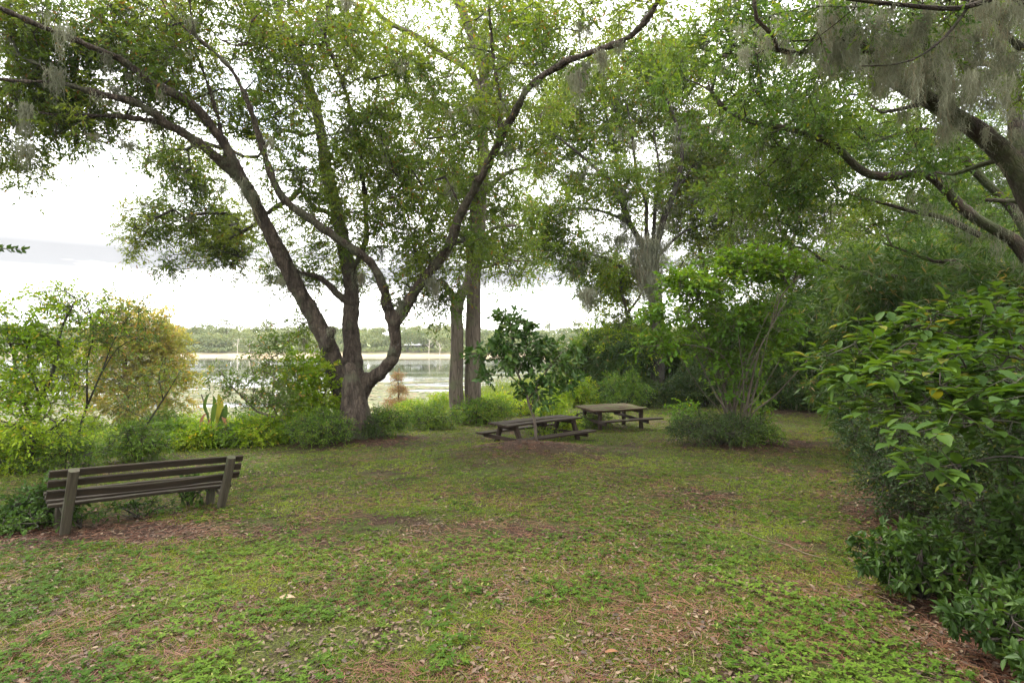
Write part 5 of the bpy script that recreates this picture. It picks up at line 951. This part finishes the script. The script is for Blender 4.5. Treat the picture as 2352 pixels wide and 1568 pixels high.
def beam(name, p, q, w_, h_, m_, par, upv=(0, 0, 1), warp=.004, nseg=10, ch=.006, seed=0):
    """chamfered, slightly warped timber from p to q; w_ across, h_ along upv"""
    p, q = np.array(p, float), np.array(q, float); d = q - p; Ln = np.linalg.norm(d); d /= Ln; u = np.array(upv, float); u = u - d * u.dot(d); u /= np.linalg.norm(u); s = np.cross(d, u); R = np.random.default_rng(seed + int(abs(p[0] * 977 + p[2] * 331)))
    prof = [(w_ / 2, -h_ / 2 + ch), (w_ / 2, h_ / 2 - ch), (w_ / 2 - ch, h_ / 2), (-w_ / 2 + ch, h_ / 2), (-w_ / 2, h_ / 2 - ch), (-w_ / 2, -h_ / 2 + ch), (-w_ / 2 + ch, -h_ / 2), (w_ / 2 - ch, -h_ / 2)]
    V = []; Gr = []; w0 = R.normal(size=2); o = R.random(3) * 9
    for k in range(nseg + 1):
        t_ = k / nseg; c = p + d * Ln * t_ + (s * w0[0] + u * w0[1]) * warp * math.sin(t_ * math.pi)
        for (a_, b_) in prof: j = R.normal(size=2) * .0012; V.append(c + s * (a_ + j[0]) + u * (b_ + j[1])); Gr.append([t_ * Ln + o[0], a_ + o[1], b_ + o[2]])
    n = 8; fs = [[k * n + j, k * n + (j + 1) % n, (k + 1) * n + (j + 1) % n, (k + 1) * n + j] for k in range(nseg) for j in range(n)]
    return mesh(name, V, [np.array(fs), np.array([list(range(n))[::-1], [nseg * n + j for j in range(n)]])], m_, par, {'grain': np.array(Gr)}, smooth=False)
# bench: seen from behind
pl, pr_ = G(150, 1213), G(507, 1163); pr_[1] = 7.45; pr_[0] = (507 - 1176) / F * 7.45; pr_[2] = float(gz(pr_[0], pr_[1]))
pl = np.array([(150 - 1176) / F * 6.3, 6.3, float(gz((150 - 1176) / F * 6.3, 6.3))])
r = empty('park_bench', (pl + pr_) / 2, 'weathered wooden slat bench seen from behind, facing the lake', 'bench')
ax = pr_ - pl; zl, zr = CAMZ - (1213 - 784) / F * 6.3, CAMZ - (1163 - 784) / F * 7.45; pl[2], pr_[2] = zl, zr
u = ax.copy(); u[2] = zr - zl; Lb = np.linalg.norm(u); u /= Lb; nb_ = np.cross(u, [0, 0, 1.]); nb_ /= np.linalg.norm(nb_)     # nb_: towards the camera (back of the bench)
upb = np.cross(nb_, u); upb = norm(upb[None])[0]
if upb[2] < 0: upb = -upb
rec = norm((upb * .93 + nb_ * .37)[None])[0]; fn_ = norm((nb_ - rec * nb_.dot(rec))[None])[0]
H = .735
for e in (pl, pr_):
    beam('back_post', e - rec * .12, e + rec * H, .095, .085, M['post'], r, upv=fn_, ch=.018, nseg=6)
    f0 = e - nb_ * .40; beam('front_leg', f0 - upb * .15, f0 + upb * .26, .09, .09, M['post'], r, upv=nb_, ch=.012, nseg=4)
    beam('seat_support', e + rec * .19 - nb_ * .01, f0 + upb * .25 - nb_ * .05, .075, .07, M['post'], r, ch=.01, nseg=4)
for hh in (.665, .545, .425):
    c0 = pl + rec * hh - fn_ * .068; beam('back_slat', c0 - u * .20, c0 + u * (Lb + .17), .034, .084, M['wood'], r, upv=rec, warp=.012, nseg=16)
for q, dd in enumerate((.06, .175, .29, .405)):
    c0 = pl + upb * (.25 + .022 * q) - nb_ * (dd + .02); beam('seat_slat', c0 - u * .16, c0 + u * (Lb + .13), .085, .034, M['wood'], r, upv=upb, warp=.01, nseg=16)

def table(lb, nl_, nr, fl, Ht, mtop, seatdrop, leg_sink, splay, legs, seatoff=.34, seatlen=(0, 0)):
    nl_, nr, fl = [np.array(v, float) for v in (nl_, nr, fl)]; ux = nr - nl_; Lt = np.linalg.norm(ux); ux /= Lt; sy = fl - nl_; Wt = np.linalg.norm(sy); sy /= Wt
    r = empty('picnic_table', [*(nl_ + nr + sy * Wt)[:2] / 2, float(gz(*((nl_ + nr + sy * Wt)[:2] / 2)))], lb, 'picnic table', 'old picnic tables on the lawn'); up = np.array([0, 0, 1.])
    nbd = 5; bw = Wt / nbd
    for i in range(nbd):
        c = nl_ + sy * (bw * (i + .5)) - up * .022; e0, e1 = np.random.default_rng(i + int(Lt * 100)).normal(size=2) * .02; beam('top_board', c + ux * e0, c + ux * (Lt + e1), bw - .012, .044, mtop, r, seed=i, warp=.01, nseg=12)
    for s0 in (.12, .5, .88): c = nl_ + ux * Lt * s0; beam('cross_beam', c + sy * .06 - up * .092, c + sy * (Wt - .06) - up * .092, .09, .09, M['table'], r)
    for sgn, off in ((-1, -seatoff), (1, Wt + seatoff)):
        for q in (0, 1): c = nl_ + sy * (off + (q - .5) * .135) - up * seatdrop; beam('seat_board', c + ux * (.0 + seatlen[0]), c + ux * (Lt + seatlen[1]), .125, .045, M['table'], r, seed=q)
    for s0 in legs:
        c = nl_ + ux * Lt * s0; beam('seat_beam', c + sy * (-seatoff - .1) - up * (seatdrop + .07), c + sy * (Wt + seatoff + .1) - up * (seatdrop + .07), .05, .09, M['table'], r)
        for a0, sg in ((.12, -1), (Wt - .12, 1)):
            top = c + sy * a0 - up * .05 + ux * .07; bt = top + sy * sg * splay - up * Ht; bt[2] = float(gz(bt[0], bt[1])) - .12; beam('leg', bt, top, .10, .10, M['table'], r, upv=ux, ch=.01)
    return r
zt = -.235
def at_z(px, py, z): Y = (CAMZ - z) * F / (py - 784); return P(px, py, Y)
table('low weathered picnic table sunk in the grass behind the young magnolia', at_z(1168, 978, zt), at_z(1338, 957.5, zt), at_z(1120, 970, zt), .6, M['table'], .30, .1, .22, (.10, .88))
zt2 = -.30
table('moss covered picnic table on square legs to the right of the low one', at_z(1362, 943, zt2), at_z(1484, 936, zt2), at_z(1321, 931, zt2), .7, M['tmoss'], .29, .1, .02, (.12, .90), seatlen=(.15, .35))
# moss cushions on the second table top
# low plank landing at the water edge and things lying on the lawn
b = G(430, 985); r = empty('plank_landing', b, 'low brown plank landing half hidden in the reeds at the water edge', 'landing')
zb = b[2] + .16
for i in range(4): beam('plank', [b[0] - .8, b[1] + i * .26, zb], [b[0] + 1.2, b[1] + i * .26, zb], .24, .06, M['withered'] if 0 else M['table'], r, seed=i)
for dx in (-.7, 1.1): beam('pile', [b[0] + dx, b[1] + .4, b[2] - .2], [b[0] + dx, b[1] + .4, zb - .03], .12, .12, M['table'], r)
M['straw_wood'] = plain_mat('straw_wood', (.07, .055, .035), (.14, .115, .075), 8, bump=0)
a = Acc(); p = [G(x, y) + [0, 0, .02] for x, y in [(1480, 1160), (1540, 1183), (1590, 1193), (1645, 1215), (1700, 1224), (1755, 1246), (1800, 1254), (1850, 1276), (1905, 1290)]]; c = spline(p, .08); tube(a, c, np.linspace(.0022, .0045, len(c)), 5, rough=.1)
tag(a.build('fallen_branch', M['straw_wood'], loc=p[0]), 'long thin pale fallen branch lying across the right of the lawn', 'branch')
a = Acc(); g0 = G(655, 1386); add_leaves(a, np.array([g0 + [-.06, 0, .03]]), np.array([[.95, .25, .05]]), .13, .5, 'broad', 1.5, R); M['palebrown'] = plain_mat('pale_dead_leaf', (.16, .11, .065), (.28, .21, .13), 20, bump=.2); tag(a.build('dead_leaf', M['palebrown'], loc=g0), 'large pale curled dead leaf lying on the lawn in front of the bench', 'leaf')
a = Acc(); g0 = G(1408, 1510); add_leaves(a, np.array([g0 + [-.05, 0, .03]]), np.array([[.95, .1, .05]]), .09, .45, 'broad', 1.5, R); tag(a.build('dead_leaf', M['withered'], loc=g0), 'brown oval dead leaf near the bottom edge of the lawn', 'leaf')
print('OBJS', len(bpy.data.objects), 'FACES', sum(len(m.polygons) for m in bpy.data.meshes))
for o in bpy.data.objects:
    if o.type == 'EMPTY' and 'foliage' not in o.name: pass
hz = bpy.data.meshes.new('haze'); lo, hi = (-700, -60, -6.5), (700, 420, 40)
hz.from_pydata([(x, y, z) for x in (lo[0], hi[0]) for y in (lo[1], hi[1]) for z in (lo[2], hi[2])], [], [(0, 1, 3, 2), (4, 6, 7, 5), (0, 4, 5, 1), (2, 3, 7, 6), (0, 2, 6, 4), (1, 5, 7, 3)])
ho = bpy.data.objects.new('haze', hz); SC.collection.objects.link(ho)
m, t, out = mat('haze'); v = t.nodes.new('ShaderNodeVolumePrincipled'); v.inputs['Color'].default_value = (.9, .93, .97, 1); v.inputs['Density'].default_value = .00022; t.links.new(v.outputs[0], out.inputs['Volume']); hz.materials.append(m)
tag(ho, kind='stuff', label='faint pale haze over the lake')
